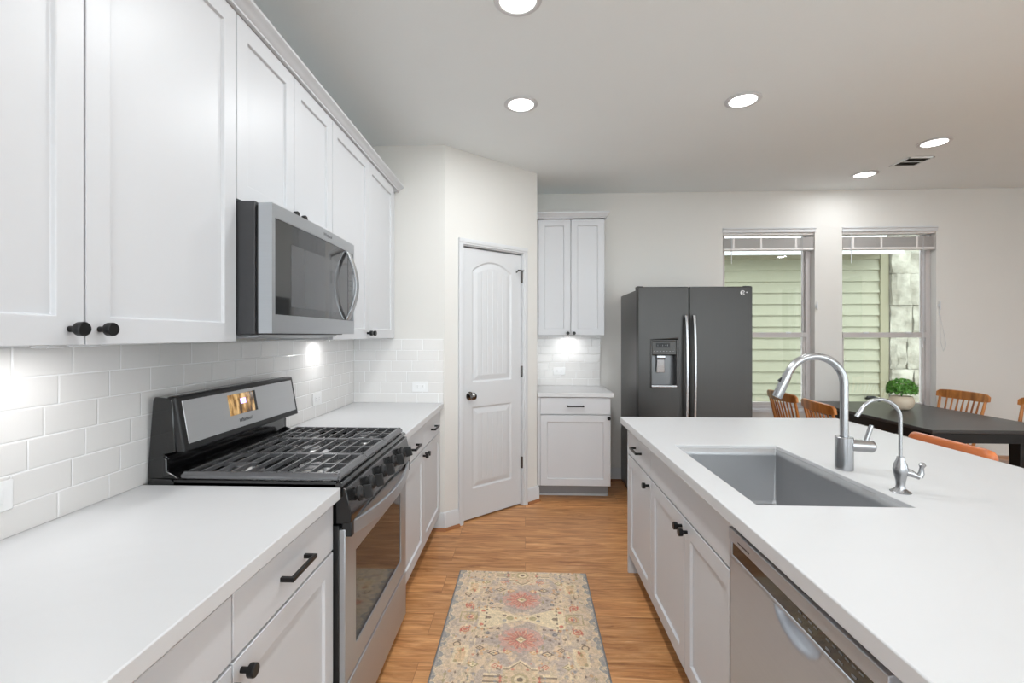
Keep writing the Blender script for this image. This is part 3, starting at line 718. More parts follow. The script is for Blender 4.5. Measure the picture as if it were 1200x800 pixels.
MB().lathe([(.045, 0), (.045, .003), (.036, .004), (.03, .001), (.002, .001)], (.87, 1.735, sb-.004), 'z', 28).build('drain', M_chrome, t)

# big faucet
t = thing('kitchen_faucet', (1.143, 1.742, .905), 'tall brushed nickel gooseneck faucet behind the island sink', 'faucet')
fx, fy = 1.143, 1.742
MB().lathe([(.0275, 0), (.0285, .001), (.0285, .116), (.027, .118), (.016, .118)], (fx, fy, .905), 'z', 36).build('faucet_body', M_chrome, t)
pth = [(fx, fy, 1.018), (fx, fy, 1.10), (fx, fy, 1.205)]+arc((fx-.102, fy, 1.208), .102, 0, 158, 26)[1:]
MB().tube(pth, .0135, 20).build('spout', M_chrome, t)
e0 = Vector(pth[-1]); dr = (Vector(pth[-1])-Vector(pth[-2])).normalized()
MB().tube([e0, e0+dr*.004, e0+dr*.0045, e0+dr*.088, e0+dr*.092], [.0135, .0135, .0150, .0170, .0155], 20).build('spray_head', M_chrome, t)
MB().tube([(fx+.018, fy-.004, .994), (fx+.088, fy-.012, .991), (fx+.092, fy-.012, .991)], [.022, .022, .018], 20).build('valve_hub', M_chrome, t)
MB().tube([(fx+.068, fy-.010, 1.006), (fx+.082, fy-.012, 1.052), (fx+.086, fy-.013, 1.066)], [.0075, .0082, .007], 12).build('lever', M_chrome, t)
MB().tube([e0+dr*.02+Vector((-.013, 0, .004)), e0+dr*.034+Vector((-.020, 0, .006))], .004, 8).build('spray_button', M_dark, t)
# small filtered-water faucet
t = thing('filtered_water_tap', (1.150, 1.497, .905), 'small nickel gooseneck water tap right of the main faucet', 'water tap')
gx, gy = 1.150, 1.497
MB().lathe([(.027, 0), (.0275, .002), (.022, .005), (.0135, .012), (.0115, .020), (.0125, .034), (.0175, .055), (.0195, .070), (.0165, .086), (.0105, .100), (.0095, .108), (.006, .109)], (gx, gy, .905), 'z', 30).build('tap_body', M_chrome, t)
pth = [(gx, gy, 1.010), (gx, gy, 1.06), (gx, gy, 1.125)]+arc((gx-.062, gy, 1.127), .062, 0, 150, 22)[1:]
d_ = (Vector(pth[-1])-Vector(pth[-2])).normalized(); pth.append(tuple(Vector(pth[-1])+d_*.028))
MB().tube(pth, .0052, 14).tube([pth[-2], pth[-1]], .0062, 14).build('spout', M_chrome, t)
MB().tube([(gx+.010, gy-.006, .968), (gx+.022, gy-.010, .966), (gx+.034, gy-.014, .960), (gx+.042, gy-.017, .958)], [.011, .0115, .008, .0095], 14).build('valve', M_chrome, t)
MB().tube([(gx+.042, gy-.017, .958), (gx+.047, gy-.018, .968), (gx+.048, gy-.018, .985), (gx+.050, gy-.018, .993), (gx+.050, gy-.018, 1.000)], [.0095, .008, .0055, .0095, .005], 14).build('lever', M_chrome, t)

# dishwasher
t = thing('dishwasher', (.9, 1.067, 0), 'stainless steel dishwasher with black control strip in the island', 'dishwasher')
DY0, DY1 = .768, 1.361; FX = .578
MB().box(.62, IB-.02, DY0+.004, DY1-.004, .10, .862).build('tub_housing', M_dark, t)
MB().box(.70, IB-.02, DY0+.004, DY1-.004, .0, .10).build('toe_kick', M_dark, t)
ny, nz_ = 121, 61; z0_, z1_ = .125, .765
vs = []; 
for j in range(nz_):
    zz = z0_+(z1_-z0_)*(j/(nz_-1))**.7
    for i in range(ny):
        yy = DY0+.003+(DY1-DY0-.006)*i/(ny-1)
        a = (yy-1.035)/.088; b_ = (zz-.770)/.046
        r_ = math.sqrt(a*a+b_*b_); dep = 0
        if r_ < 1: dep = .026*(1-r_**2.2)**.75
        vs.append((FX+dep, yy, zz))
mb = MB().add(vs, [(j*ny+i, j*ny+i+1, (j+1)*ny+i+1, (j+1)*ny+i) for j in range(nz_-1) for i in range(ny-1)])
mb.box(FX+.031, .62, DY0+.003, DY1-.003, z0_, z1_).box(FX, .62, DY0+.003, DY0+.006, z0_, z1_).box(FX, .62, DY1-.006, DY1-.003, z0_, z1_)
mb.build('door_panel', M_steelv, t, angle=60)
MB().box(FX-.001, .62, DY0+.003, DY1-.003, .766, .774).prism([(FX-.004, .812), (FX-.004, .846), (.60, .852), (.62, .852), (.62, .812)], 'y', DY0+.003, DY1-.003).box(FX-.001, .62, DY1-.018, DY1-.003, .77, .815).build('door_trim', M_steelv, t, bevel=.0015)
MB().box(FX+.001, .61, DY0+.005, DY1-.018, .774, .812).build('control_strip', M_oven_glass, t)
MB().box(.588, .66, DY0+.002, DY1-.002, .853, .862).build('top_seal', M_dark, t)
for k in range(10):
    yy = 1.02-.018*k-(0.02 if k > 3 else 0)
    MB().box(FX-.0002, FX+.0015, yy-.005, yy+.005, .800, .803).build('button_mark', M_mark, t)
    if k % 2 == 0: MB().box(FX-.0002, FX+.0015, yy-.006, yy+.006, .782, .786).build('button_mark', M_mark, t)
MB().box(FX-.0046, FX-.0035, 1.235, 1.30, .823, .826).build('latch_mark', M_dark, t)

# ------------------------------------------------------------------ gas range
t = thing('gas_range', (-.9, 1.857, 0), 'stainless and black gas range with five knobs between the left counters', 'gas range')
RY0, RY1 = 1.470, 2.245
MB().box(WL+.02, -.615, RY0+.002, RY1-.002, .03, .900).build('body', M_enamel, t, bevel=.002)
ft = None
for fxx in (-1.18, -.66):
    for fyy in (RY0+.05, RY1-.05): MB().lathe([(.018, 0), (.018, .01), (.010, .012), (.010, .031)], (fxx, fyy, 0), 'z', 12).build('foot', M_dark, t)
# cooktop with raised rim
ck = MB().prism([(WL+.02, .9005), (-.590, .9005), (-.578, .903), (-.574, .910), (-.580, .917), (-.592, .920), (-.600, .914), (-1.13, .914), (-1.14, .922), (WL+.02, .922)], 'y', RY0-.004, RY1+.004)
ck.box(-1.13, -.598, RY0-.004, RY0+.010, .903, .921).box(-1.13, -.598, RY1-.010, RY1+.004, .903, .921)
ck.build('cooktop', M_enamel, t, bevel=.0015)
# backguard: side bodies, riser and leaning console
bgp = [(WL+.012, .905), (-1.150, .905), (-1.168, .990), (-1.1665, 1.0), (-1.105, 1.012), (-1.128, 1.182), (-1.150, 1.190), (-1.205, 1.186), (-1.212, 1.170), (WL+.012, 1.02)]
MB().prism([(WL+.012, .906), (-1.165, .906), (-1.168, 1.0), (-1.130, 1.008), (-1.140, 1.180), (-1.200, 1.186), (-1.206, 1.17), (WL+.012, .96)], 'y', RY0+.004, RY1-.004).build('backguard_body', M_enamel, t, bevel=.003)
# riser tray in front (tall black plate with rounded ends)
MB().box(-1.172, -1.160, RY0+.006, RY1-.010, .921, .995).prism([(-1.172, .921), (-1.120, .921), (-1.135, .935), (-1.158, .945), (-1.158, .985), (-1.172, .992)], 'y', RY0+.002, RY0+.014).prism([(-1.172, .921), (-1.120, .921), (-1.135, .935), (-1.158, .945), (-1.158, .985), (-1.172, .992)], 'y', RY1-.020, RY1-.008).build('riser', M_enamel, t, bevel=.003)
# console frame leaning back
def lean(y0, y1, z0, z1, d0, d1, ins=0.0):
    """slab parallel to the console face; s runs 0..1 up the face"""
    def P(z, d):
        k = (z-1.012)/(1.180-1.012); return (-1.100-.030*k+d, z)
    a, b_, c, e = P(z0, d0), P(z1, d0), P(z1, d1), P(z0, d1)
    return [(a[0], y0, a[1]), (a[0], y1, a[1]), (e[0], y1, e[1]), (e[0], y0, e[1]), (b_[0], y0, b_[1]), (b_[0], y1, b_[1]), (c[0], y1, c[1]), (c[0], y0, c[1])]
MB().hex(lean(RY0+.006, RY1-.006, 1.006, 1.186, -.03, 0)).build('console_frame', M_dark, t, bevel=.006, segs=3)
MB().hex(lean(RY0+.028, RY1-.028, 1.030, 1.170, 0.0, .003)).build('console_face', M_panelgrey, t, bevel=.003)
dp_ = MB().hex(lean(1.728, 1.905, 1.080, 1.158, .0028, .0052)).build('display', M_disp, t, bevel=.0008)
MB().hex(lean(1.890, 1.906, 1.079, 1.159, .0030, .0056)).build('display_edge', M_dark, t)
MB().hex(lean(1.800, 1.835, 1.118, 1.138, .0050, .0056)).build('clock_glow', M_digit, t)
ry = Matrix(((0, 0, 1), (1, 0, 0), (0, 1, 0)))      # text plane: x->Y, y->Z, normal +X
tl = Matrix.Rotation(math.radians(-10), 3, 'Y')
text_mesh('lettering', 'Whirlpool', M_mark, t, (-1.1035, 1.815, 1.056), .020, tl @ ry)
# front control panel, leaning
MB().prism([(-.60, .900), (-.576, .900), (-.570, .896), (-.552, .820), (-.552, .790), (-.62, .782), (-.62, .900)], 'y', RY0+.003, RY1-.003).build('control_panel', M_enamel, t, bevel=.002)
MB().prism([(-.578, .8995), (-.5695, .8995), (-.5685, .8935), (-.574, .8935)], 'y', RY0+.003, RY1-.003).build('panel_edge_highlight', M_chrome, t)  # bright strip stands in for the highlight along the panel's top edge
nv_ = Vector((.973, 0, .23)).normalized()
for k, yy in enumerate((1.575, 1.700, 1.840, 1.985, 2.125)):
    c0 = Vector((-.562, yy, .850)); kb_ = MB().tube([c0, c0+nv_*.008, c0+nv_*.010, c0+nv_*.020], [.026, .026, .020, .019], 24)
    up = Vector((-.23, 0, .973)); p0 = c0+nv_*.018; p1 = c0+nv_*.046
    hw = Vector((0, .0065, 0)); hv = up*.023
    kb_.hex([tuple(p0-hw-hv), tuple(p0+hw-hv), tuple(p0+hw+hv), tuple(p0-hw+hv), tuple(p1-hw*.8-hv*.9), tuple(p1+hw*.8-hv*.9), tuple(p1+hw*.8+hv*.9), tuple(p1-hw*.8+hv*.9)])
    kb_.build('burner_knob', M_dark, t, bevel=.0015)
# oven door
MB().box(-.614, -.592, RY0+.003, RY1-.003, .270, .778).build('door_edge', M_dark, t, bevel=.002)
DX = -.572
od = MB(); wy0, wy1, wz0, wz1 = 1.572, 2.150, .345, .660
oy0, oy1, oz0, oz1 = RY0+.006, RY1-.006, .268, .766
rg_ = []
for x_ in (DX-.022, DX):
    rg_ += [(x_, oy0, oz0), (x_, oy1, oz0), (x_, oy1, oz1), (x_, oy0, oz1), (x_, wy0, wz0), (x_, wy1, wz0), (x_, wy1, wz1), (x_, wy0, wz1)]
fs = []
for i in range(4):
    k = (i+1) % 4; fs += [(i, k, 4+k, 4+i), (8+i, 8+k, 12+k, 12+i), (i, k, 8+k, 8+i), (4+i, 4+k, 12+k, 12+i)]
odo = od.add(rg_, fs).build('oven_door', M_steel, t, bevel=.003)
MB().box(DX-.020, DX-.004, wy0-.004, wy1+.004, wz0-.004, wz1+.004).build('oven_window', M_oven_glass, odo)
# bowed handle: flat bar with deep end brackets
hp = MB(); n_ = 28; vs = []
for i in range(n_+1):
    s_ = i/n_; yy = RY0+.012+(RY1-RY0-.024)*s_; bow = math.sin(PI*s_)**.8
    xo = DX+.016+.040*bow; zc = .768-.014*bow; hh = .023
    vs += [(xo, yy, zc-hh), (xo, yy, zc+hh), (xo-.012, yy, zc+hh), (xo-.012, yy, zc-hh)]
fs = [(i*4+k, i*4+(k+1) % 4, (i+1)*4+(k+1) % 4, (i+1)*4+k) for i in range(n_) for k in range(4)]+[(0, 1, 2, 3), (n_*4+3, n_*4+2, n_*4+1, n_*4)]
hp.add(vs, fs).build('handle', M_steel, odo, bevel=.003)
for yy in (RY0+.022, RY1-.022): MB().box(DX-.014, DX+.020, yy-.014, yy+.014, .742, .792).build('handle_bracket', M_dark, odo, bevel=.004)
dwr = MB().box(-.614, DX, RY0+.006, RY1-.006, .050, .258).build('bottom_drawer', M_steel, t, bevel=.004)
# grates, one beside another
def grate(y0, y1, lab=None):
    x0, x1, zt, b_ = -1.108, -.596, .944, .0055; g = MB()
    ch = .010
    # chamfered outer frame
    def bar(ax, c0, c1, at, out):
        if ax == 'y': g.prism([(at, zt-.020), (at+out*.016, zt-.020), (at+out*.016, zt-.012), (at+out*.004, zt), (at-out*.006, zt), (at-out*.006, zt-.010)], 'y', c0, c1)
        else: g.prism([(at, zt-.020), (at+out*.016, zt-.020), (at+out*.016, zt-.012), (at+out*.004, zt), (at-out*.006, zt), (at-out*.006, zt-.010)], 'x', c0, c1)
    bar('y', y0, y1, x1-.008, 1); bar('y', y0, y1, x0+.008, -1)
    bar('x', x0, x1, y0+.008, -1) if y0 < RY0+.03 else g.box(x0, x1, y0, y0+.011, zt-.014, zt)
    bar('x', x0, x1, y1-.008, 1) if y1 > RY1-.03 else g.box(x0, x1, y1-.011, y1, zt-.014, zt)
    nb = 9
    for k in range(1, nb+1):
        xx = x0+(x1-x0)*k/(nb+1); g.prism([(xx-.0045, zt-.014), (xx+.0045, zt-.014), (xx+.003, zt), (xx-.003, zt)], 'y', y0+.004, y1-.004)
    ym = (y0+y1)/2
    g.box(x0+.01, x0+.17, ym-.0045, ym+.0045, zt-.016, zt-.002); g.box(x1-.17, x1-.01, ym-.0045, ym+.0045, zt-.016, zt-.002)
    for xx in (x0+.012, x1-.012, (x0+x1)/2):
        for yy in (y0+.012, y1-.012): g.box(xx-.007, xx+.007, yy-.007, yy+.007, .9142, zt-.010)
    return g.build('grate', M_iron, t, bevel=.0012)
gw = (RY1-RY0-.016)/3
for k in range(3): grate(RY0+.008+gw*k+.0012, RY0+.008+gw*(k+1)-.0012)
for (bx_, by_, r_) in ((-.74, 1.60, .045), (-.98, 1.60, .034), (-.86, 1.857, .038), (-.74, 2.115, .040), (-.98, 2.115, .030)):
    bo = MB().lathe([(r_+.03, 0), (r_+.028, .003), (r_+.006, .004), (r_, .012), (r_-.002, .016), (.004, .016)], (bx_, by_, .9142), 'z', 28).build('burner', M_alum, t)
    MB().lathe([(r_-.006, 0), (r_-.004, .003), (r_-.006, .007), (.004, .008)], (bx_, by_, .9303), 'z', 28).build('burner_cap', M_iron, bo)

# ------------------------------------------------------------------ microwave
t = thing('microwave', (-1.02, 1.80, 1.372), 'stainless over-the-range microwave with bowed handle above the gas range', 'microwave')
MY0, MY1, MZ0, MZ1 = 1.456, 2.172, 1.392, 1.806
MB().box(WL+.01, -.856, MY0, MY1, 1.388, 1.812).build('case', M_mwside, t, bevel=.002)
MB().box(-.8555, -.845, MY0+.008, MY1-.008, 1.398, 1.80).build('seam', M_dark, t)
# front frame with window opening, gently bowed
mx0, mx1 = -.845, -.800
wy0, wy1, wz0, wz1 = MY0+.018, MY1-.012, 1.452, 1.762
nY = 24; fr = MB()
def bowx(y): s_ = (y-MY0)/(MY1-MY0); return mx1+.007*math.sin(PI*s_)
def strip(z0, z1, y0, y1, x0=None, back=-.8445):
    n = max(2, int(nY*(y1-y0)/(MY1-MY0))); vs = []
    for i in range(n+1):
        yy = y0+(y1-y0)*i/n; vs += [(bowx(yy)+(x0 or 0), yy, z0), (bowx(yy)+(x0 or 0), yy, z1), (back, yy, z1), (back, yy, z0)]
    fs = [(i*4+k, i*4+(k+1) % 4, (i+1)*4+(k+1) % 4, (i+1)*4+k) for i in range(n) for k in range(4)]+[(0, 1, 2, 3), (n*4+3, n*4+2, n*4+1, n*4)]
    return vs, fs
MB().add(*strip(wz1, MZ1, MY0, MY1)).add(*strip(MZ0, wz0, MY0, MY1)).add(*strip(wz0, wz1, MY0, wy0)).add(*strip(wz0, wz1, wy1, MY1)).build('front_frame', M_steel, t, angle=40)
MB().add(*strip(wz0+.0005, wz1-.0005, wy0+.0005, wy1-.0005, x0=-.002)).build('door_glass', M_glass_black, t, angle=40)
M_mesh = mat('window_screen', rgb(82, 83, 85), 0.25, 0.2, noise=0.05, coat=0.6)
MB().add(*strip(1.482, 1.695, 1.575, 1.985, x0=-.0014, back=-.81)).build('viewing_screen', M_mesh, t, angle=40)
MB().add(*strip(wz0+.001, wz1-.001, 2.093, 2.095, x0=-.0012, back=-.81)).build('panel_seam', M_dark, t)
kp = MB()
for r_ in range(9):
    for c_ in range(3):
        y_ = 2.108+c_*.016; z_ = 1.50+r_*.022; kp.box(bowx(y_)-.0022, bowx(y_)-.0012, y_, y_+.009, z_, z_+.005)
kp.build('keypad_marks', M_mark, t)
hh = []; n_ = 26
for i in range(n_+1):
    s_ = i/n_; zz = 1.455+(1.757-1.455)*s_; bow = math.sin(PI*s_)**.9; hh.append((bowx(2.07)+.003+.043*bow, 2.072, zz))
mb = MB(); vs = []
for i, (x_, y_, z_) in enumerate(hh):
    a_ = .0165; s_ = i/n_; th_ = .011
    dz_ = math.cos(PI*s_); nx_, nz2 = 1/math.sqrt(1+(dz_*.45)**2), -dz_*.45/math.sqrt(1+(dz_*.45)**2)
    vs += [(x_+nx_*th_/2, y_-a_, z_+nz2*th_/2), (x_+nx_*th_/2, y_+a_, z_+nz2*th_/2), (x_-nx_*th_/2, y_+a_, z_-nz2*th_/2), (x_-nx_*th_/2, y_-a_, z_-nz2*th_/2)]
fs = [(i*4+k, i*4+(k+1) % 4, (i+1)*4+(k+1) % 4, (i+1)*4+k) for i in range(n_) for k in range(4)]+[(0, 1, 2, 3), (n_*4+3, n_*4+2, n_*4+1, n_*4)]
mb.add(vs, fs).build('handle', M_chrome, t, bevel=.0025, angle=40)
MB().prism([(-1.18, 1.3875), (-.86, 1.3875), (-.87, 1.380), (-.95, 1.374), (-1.17, 1.374)], 'y', MY0+.04, MY1-.05).build('bottom_vent', M_steel, t, bevel=.002)
text_mesh('lettering', 'Whirlpool', M_mark, t, (bowx(1.86)+.0004, 1.86, 1.785), .019, ry)

# ------------------------------------------------------------------ under-cabinet lights
def puck(x, y, z, lab, power, group='lights under the wall cabinets', r=.03):
    t = thing('under_cabinet_light', (x, y, z), lab, 'under-cabinet light', group)
    MB().lathe([(r, 0), (r, -.005), (r*.85, -.008), (r*.80, -.006)], (x, y, z-.0005), 'z', 24).build('housing', M_trim, t)
    MB().lathe([(.002, -.0060), (r*.78, -.0060), (r*.78, -.0075), (.002, -.0085)], (x, y, z-.0005), 'z', 24).build('lens', M_puck, t)
    ld = bpy.data.lights.new('lamp', 'AREA'); ld.shape = 'DISK'; ld.size = r*1.5; ld.energy = power; ld.color = (1, 1, 1)
    lo = bpy.data.objects.new('lamp', ld); COL.objects.link(lo); lo.parent = t; lo.location = (0, 0, -.011)
    return t
puck(-1.08, 1.02, UZ0, 'small round light under the nearest wall cabinet, left of the pair', PUCK_W*.7)
puck(-1.08, 1.11, UZ0, 'small round light under the nearest wall cabinet, right of the pair', PUCK_W*.2)
puck(-1.13, 2.68, UZ0, 'small round light under the cabinet between microwave and pantry', PUCK_W*.8)
puck(.41, 4.42, 1.386, 'small round light under the wall cabinet on the back wall', PUCK_W*.85, r=.04)

# ------------------------------------------------------------------ outlets
def outlet(F, u, z, lab, w_=.115, h_=.072, decora=True):
    t = thing('wall_outlet', F(u, 0, z-h_/2), lab, 'outlet', 'white wall outlets')
    p = MB(); fbox(p, F, u-w_/2, u+w_/2, .0005, .006, z-h_/2, z+h_/2); p.build('cover_plate', M_plate, t, bevel=.002)
    s_ = MB()
    if w_ > h_: fbox(s_, F, u-.034, u+.034, .006, .008, z-.0165, z+.0165)
    else: fbox(s_, F, u-.0165, u+.0165, .006, .008, z-.034, z+.034)
    s_.build('receptacle', M_plate, t, bevel=.001)
    k = MB()
    for q in (-.019, .019):
        for e in (-.006, .006):
            if w_ > h_: fbox(k, F, u+q-.004, u+q+.004, .008, .0083, z+e-.001, z+e+.001)
            else: fbox(k, F, u+e-.001, u+e+.001, .008, .0083, z+q-.004, z+q+.004)
    k.build('slots', M_slot, t)
outlet(Frame('+x', WL+.008), 1.015, 1.008, 'white outlet plate on the tiles at the left edge of the photo')
outlet(Frame('+x', WL+.008), 2.72, 1.012, 'white outlet plate on the left wall tiles just beyond the range')
outlet(Frame('-y', 3.327), -.747, 1.020, 'white outlet plate on the tiles beside the pantry door')
outlet(Frame('-y', WB-.008), .325, 1.045, 'white outlet plate on the tiles above the small back counter')

# ------------------------------------------------------------------ refrigerator
t = thing('refrigerator', (1.347, 4.16, 0), 'dark slate side-by-side refrigerator with in-door dispenser and two bar handles', 'refrigerator')
RX0_, RX1_, RF = .902, 1.792, 3.80; split = 1.300
MB().box(RX0_+.004, RX1_-.004, 3.885, 4.50, .03, 1.755).build('case', M_slate_side, t, bevel=.004)
MB().box(RX0_+.02, RX1_-.02, 3.885, 4.40, .0, .0295).box(RX0_+.01, RX1_-.01, 3.86, 3.884, .02, .09).build('base_grille', M_dark, t)
DXa, DXb, DZa, DZb = .995, 1.213, .972, 1.352
def fridge_door(x0, x1, hole=None):
    mb = MB(); z0, z1 = .10, 1.772; y0, y1 = RF, 3.878
    if not hole: mb.box(x0, x1, y0, y1, z0, z1)
    else:
        a, b, c, d = hole; vs = []
        for y in (y0, y1): vs += [(x0, y, z0), (x1, y, z0), (x1, y, z1), (x0, y, z1), (a, y, c), (b, y, c), (b, y, d), (a, y, d)]
        fs = []
        for i in range(4):
            k = (i+1) % 4; fs += [(i, k, 4+k, 4+i), (8+i, 8+k, 12+k, 12+i), (i, k, 8+k, 8+i), (4+i, 4+k, 12+k, 12+i)]
        mb.add(vs, fs)
    return mb
fd = fridge_door(RX0_, split-.004, (DXa, DXb, DZa, DZb)).build('freezer_door', M_slate, t, bevel=.006, segs=3)
fd2 = fridge_door(split+.004, RX1_).build('fridge_door', M_slate, t, bevel=.006, segs=3)
# dispenser
ds = MB().box(DXa, DXa+.014, RF-.004, RF+.075, DZa, DZb).box(DXb-.014, DXb, RF-.004, RF+.075, DZa, DZb).box(DXa+.014, DXb-.014, RF-.004, RF+.075, DZb-.014, DZb)
ds.build('dispenser_frame', M_slate, fd, bevel=.003)
MB().box(DXa+.014, DXb-.014, RF+.068, RF+.074, DZa, DZb-.014).build('dispenser_recess', M_slate_side, fd)
MB().prism([(RF-.002, 1.232), (RF-.002, 1.337), (RF+.06, 1.337), (RF+.06, 1.222)], 'x', DXa+.0145, DXb-.0145).build('dispenser_controls', M_slate, fd, bevel=.002)
MB().box(1.040, 1.150, RF-.0035, RF-.001, 1.288, 1.326).build('dispenser_display', M_black, fd)
mk = MB()
for k in range(5): mk.box(1.052+k*.019, 1.056+k*.019, RF-.0042, RF-.003, 1.300+(k % 2)*.006, 1.312-(k % 2)*.002)
for k in range(7): mk.box(1.020+k*.025, 1.030+k*.025, RF-.0028, RF-.0015, 1.256, 1.261)
mk.build('display_marks', M_mark, fd)
MB().prism([(RF+.03, 1.225), (RF+.03, 1.205), (RF+.045, 1.195), (RF+.060, 1.195), (RF+.066, 1.225)], 'x', 1.055, 1.125).hex([(1.056, RF+.050, 1.085), (1.124, RF+.050, 1.085), (1.120, RF+.058, 1.085), (1.060, RF+.058, 1.085), (1.060, RF+.040, 1.192), (1.120, RF+.040, 1.192), (1.118, RF+.048, 1.192), (1.062, RF+.048, 1.192)]).build('dispenser_paddle', M_chrome, fd, bevel=.003)
MB().box(DXa+.008, DXb-.008, RF-.010, RF+.066, DZa, DZa+.018).build('drip_tray', M_chrome, fd, bevel=.004)
def fhandle(x, par):
    pts = []; n = 22
    for i in range(n+1):
        s_ = i/n; z = .62+(1.545-.62)*s_; pts.append((x, RF-.028-.030*math.sin(PI*s_)**.6, z))
    mb = MB(); vs = []
    for (x_, y_, z_) in pts: vs += [(x_-.013, y_+.007, z_), (x_-.009, y_-.007, z_), (x_+.009, y_-.007, z_), (x_+.013, y_+.007, z_)]
    fs = [(i*4+k, i*4+(k+1) % 4, (i+1)*4+(k+1) % 4, (i+1)*4+k) for i in range(n) for k in range(4)]+[(0, 1, 2, 3), (n*4+3, n*4+2, n*4+1, n*4)]
    mb.add(vs, fs)
    for z in (.628, 1.530): mb.box(x-.010, x+.010, RF-.030, RF+.001, z-.012, z+.012)
    return mb.build('handle', M_chrome, par, bevel=.003, angle=50)
fhandle(1.268, fd); fhandle(1.330, fd2)
for x in (.925, 1.770): MB().prism([(RF+.012, 1.7725), (RF+.012, 1.776), (RF+.05, 1.782), (RF+.13, 1.782), (RF+.13, 1.7565), (RF+.082, 1.7565), (RF+.078, 1.7725)], 'x', x-.018, x+.018).build('hinge_cover', M_dark, t, bevel=.002)
lg = MB(); lc = Vector((1.716, RF-.0008, 1.722))
def ringarc(r0, r1, a0, a1, n=24):
    vs = []; 
    for i in range(n+1):
        a = math.radians(a0+(a1-a0)*i/n)
        for r_ in (r0, r1):
            for y_ in (0, .0018): vs.append((lc.x+r_*math.cos(a), lc.y+y_, lc.z+r_*math.sin(a)))
    fs = []
    for i in range(n): b_ = i*4; fs += [(b_, b_+2, b_+6, b_+4), (b_+1, b_+5, b_+7, b_+3), (b_, b_+4, b_+5, b_+1), (b_+2, b_+3, b_+7, b_+6)]
    fs += [(0, 1, 3, 2), (n*4, n*4+2, n*4+3, n*4+1)]
    lg.add(vs, fs)
ringarc(.0135, .0185, 20, 330); ringarc(.004, .0135, 110, 250); ringarc(.004, .0085, -80, 60, 12)
lg.lathe([(.0045, 0), (.0045, .0018)], (lc.x+.032, lc.y, lc.z+.003), 'y', 14)
lg.build('badge', M_marklight, fd2)

# ------------------------------------------------------------------ dining table, plant, chairs
TX0, TX1, TY0, TY1, TZ = 2.60, 3.475, 3.13, 4.46, .78
t = thing('dining_table', ((TX0+TX1)/2, (TY0+TY1)/2, 0), 'long black rectangular dining table beside the windows', 'table')
MB().box(TX0, TX1, TY0, TY1, TZ-.022, TZ).build('tabletop', M_table, t, bevel=.003)
MB().box(TX0+.006, TX1-.006, TY0+.006, TY0+.028, TZ-.085, TZ-.0225).box(TX0+.006, TX1-.006, TY1-.028, TY1-.006, TZ-.085, TZ-.0225).box(TX0+.006, TX0+.028, TY0+.028, TY1-.028, TZ-.085, TZ-.0225).box(TX1-.028, TX1-.006, TY0+.028, TY1-.028, TZ-.085, TZ-.0225).build('apron', M_black, t, bevel=.002)
for x in (TX0+.225, TX1-.235):
    for y in (TY0+.10, TY1-.10):
        MB().hex([(x-.03, y-.03, 0), (x+.03, y-.03, 0), (x+.03, y+.03, 0), (x-.03, y+.03, 0), (x-.04, y-.04, TZ-.0225), (x+.04, y-.04, TZ-.0225), (x+.04, y+.04, TZ-.0225), (x-.04, y+.04, TZ-.0225)]).build('leg', M_black, t, bevel=.004)
px, py = 3.07, 3.985
t = thing('potted_plant', (px, py, TZ), 'round leafy green plant in a cream bowl on the dining table', 'potted plant')
MB().lathe([(.034, 0), (.048, .003), (.072, .026), (.083, .058), (.082, .085), (.072, .108), (.067, .112), (.062, .106), (.062, .096), (.002, .096)], (px, py, TZ), 'z', 36).build('bowl', M_pot, t)
MB().lathe([(.061, .0965), (.061, .101), (.002, .104)], (px, py, TZ), 'z', 24).build('soil', M_soil, t)
lv = MB(); rnd = random.Random(11)
for k in range(1500):
    th_ = rnd.uniform(0, 2*PI); ph = math.acos(rnd.uniform(-.35, 1)); rr_ = rnd.uniform(.72, 1.0)**.6
    d3 = Vector((math.sin(ph)*math.cos(th_), math.sin(ph)*math.sin(th_), math.cos(ph)))
    c = Vector((px, py, TZ+.162))+Vector((d3.x*.104*rr_, d3.y*.104*rr_, d3.z*.095*rr_))
    nrm = (d3+Vector((rnd.uniform(-.8, .8), rnd.uniform(-.8, .8), rnd.uniform(-.5, .8)))).normalized()
    a_ = nrm.orthogonal().normalized(); a_.rotate(Matrix.Rotation(rnd.uniform(0, 6.28), 3, nrm)); b_ = nrm.cross(a_); L_ = rnd.uniform(.014, .023); W_ = L_*.6
    lv.add([tuple(c-a_*L_*.5), tuple(c+b_*W_*.5+nrm*.002), tuple(c+a_*L_*.5), tuple(c-b_*W_*.5+nrm*.002)], [(0, 1, 2), (0, 2, 3)])
lv.build('foliage', M_leaf, t, smooth=False)
MB().tube([(px, py, TZ+.11), (px, py, TZ+.17)], .004, 8).tube([(px, py, TZ+.11), (px+.04, py+.02, TZ+.17)], .003, 8).tube([(px, py, TZ+.11), (px-.04, py-.02, TZ+.17)], .003, 8).build('stems', M_leaf, t)

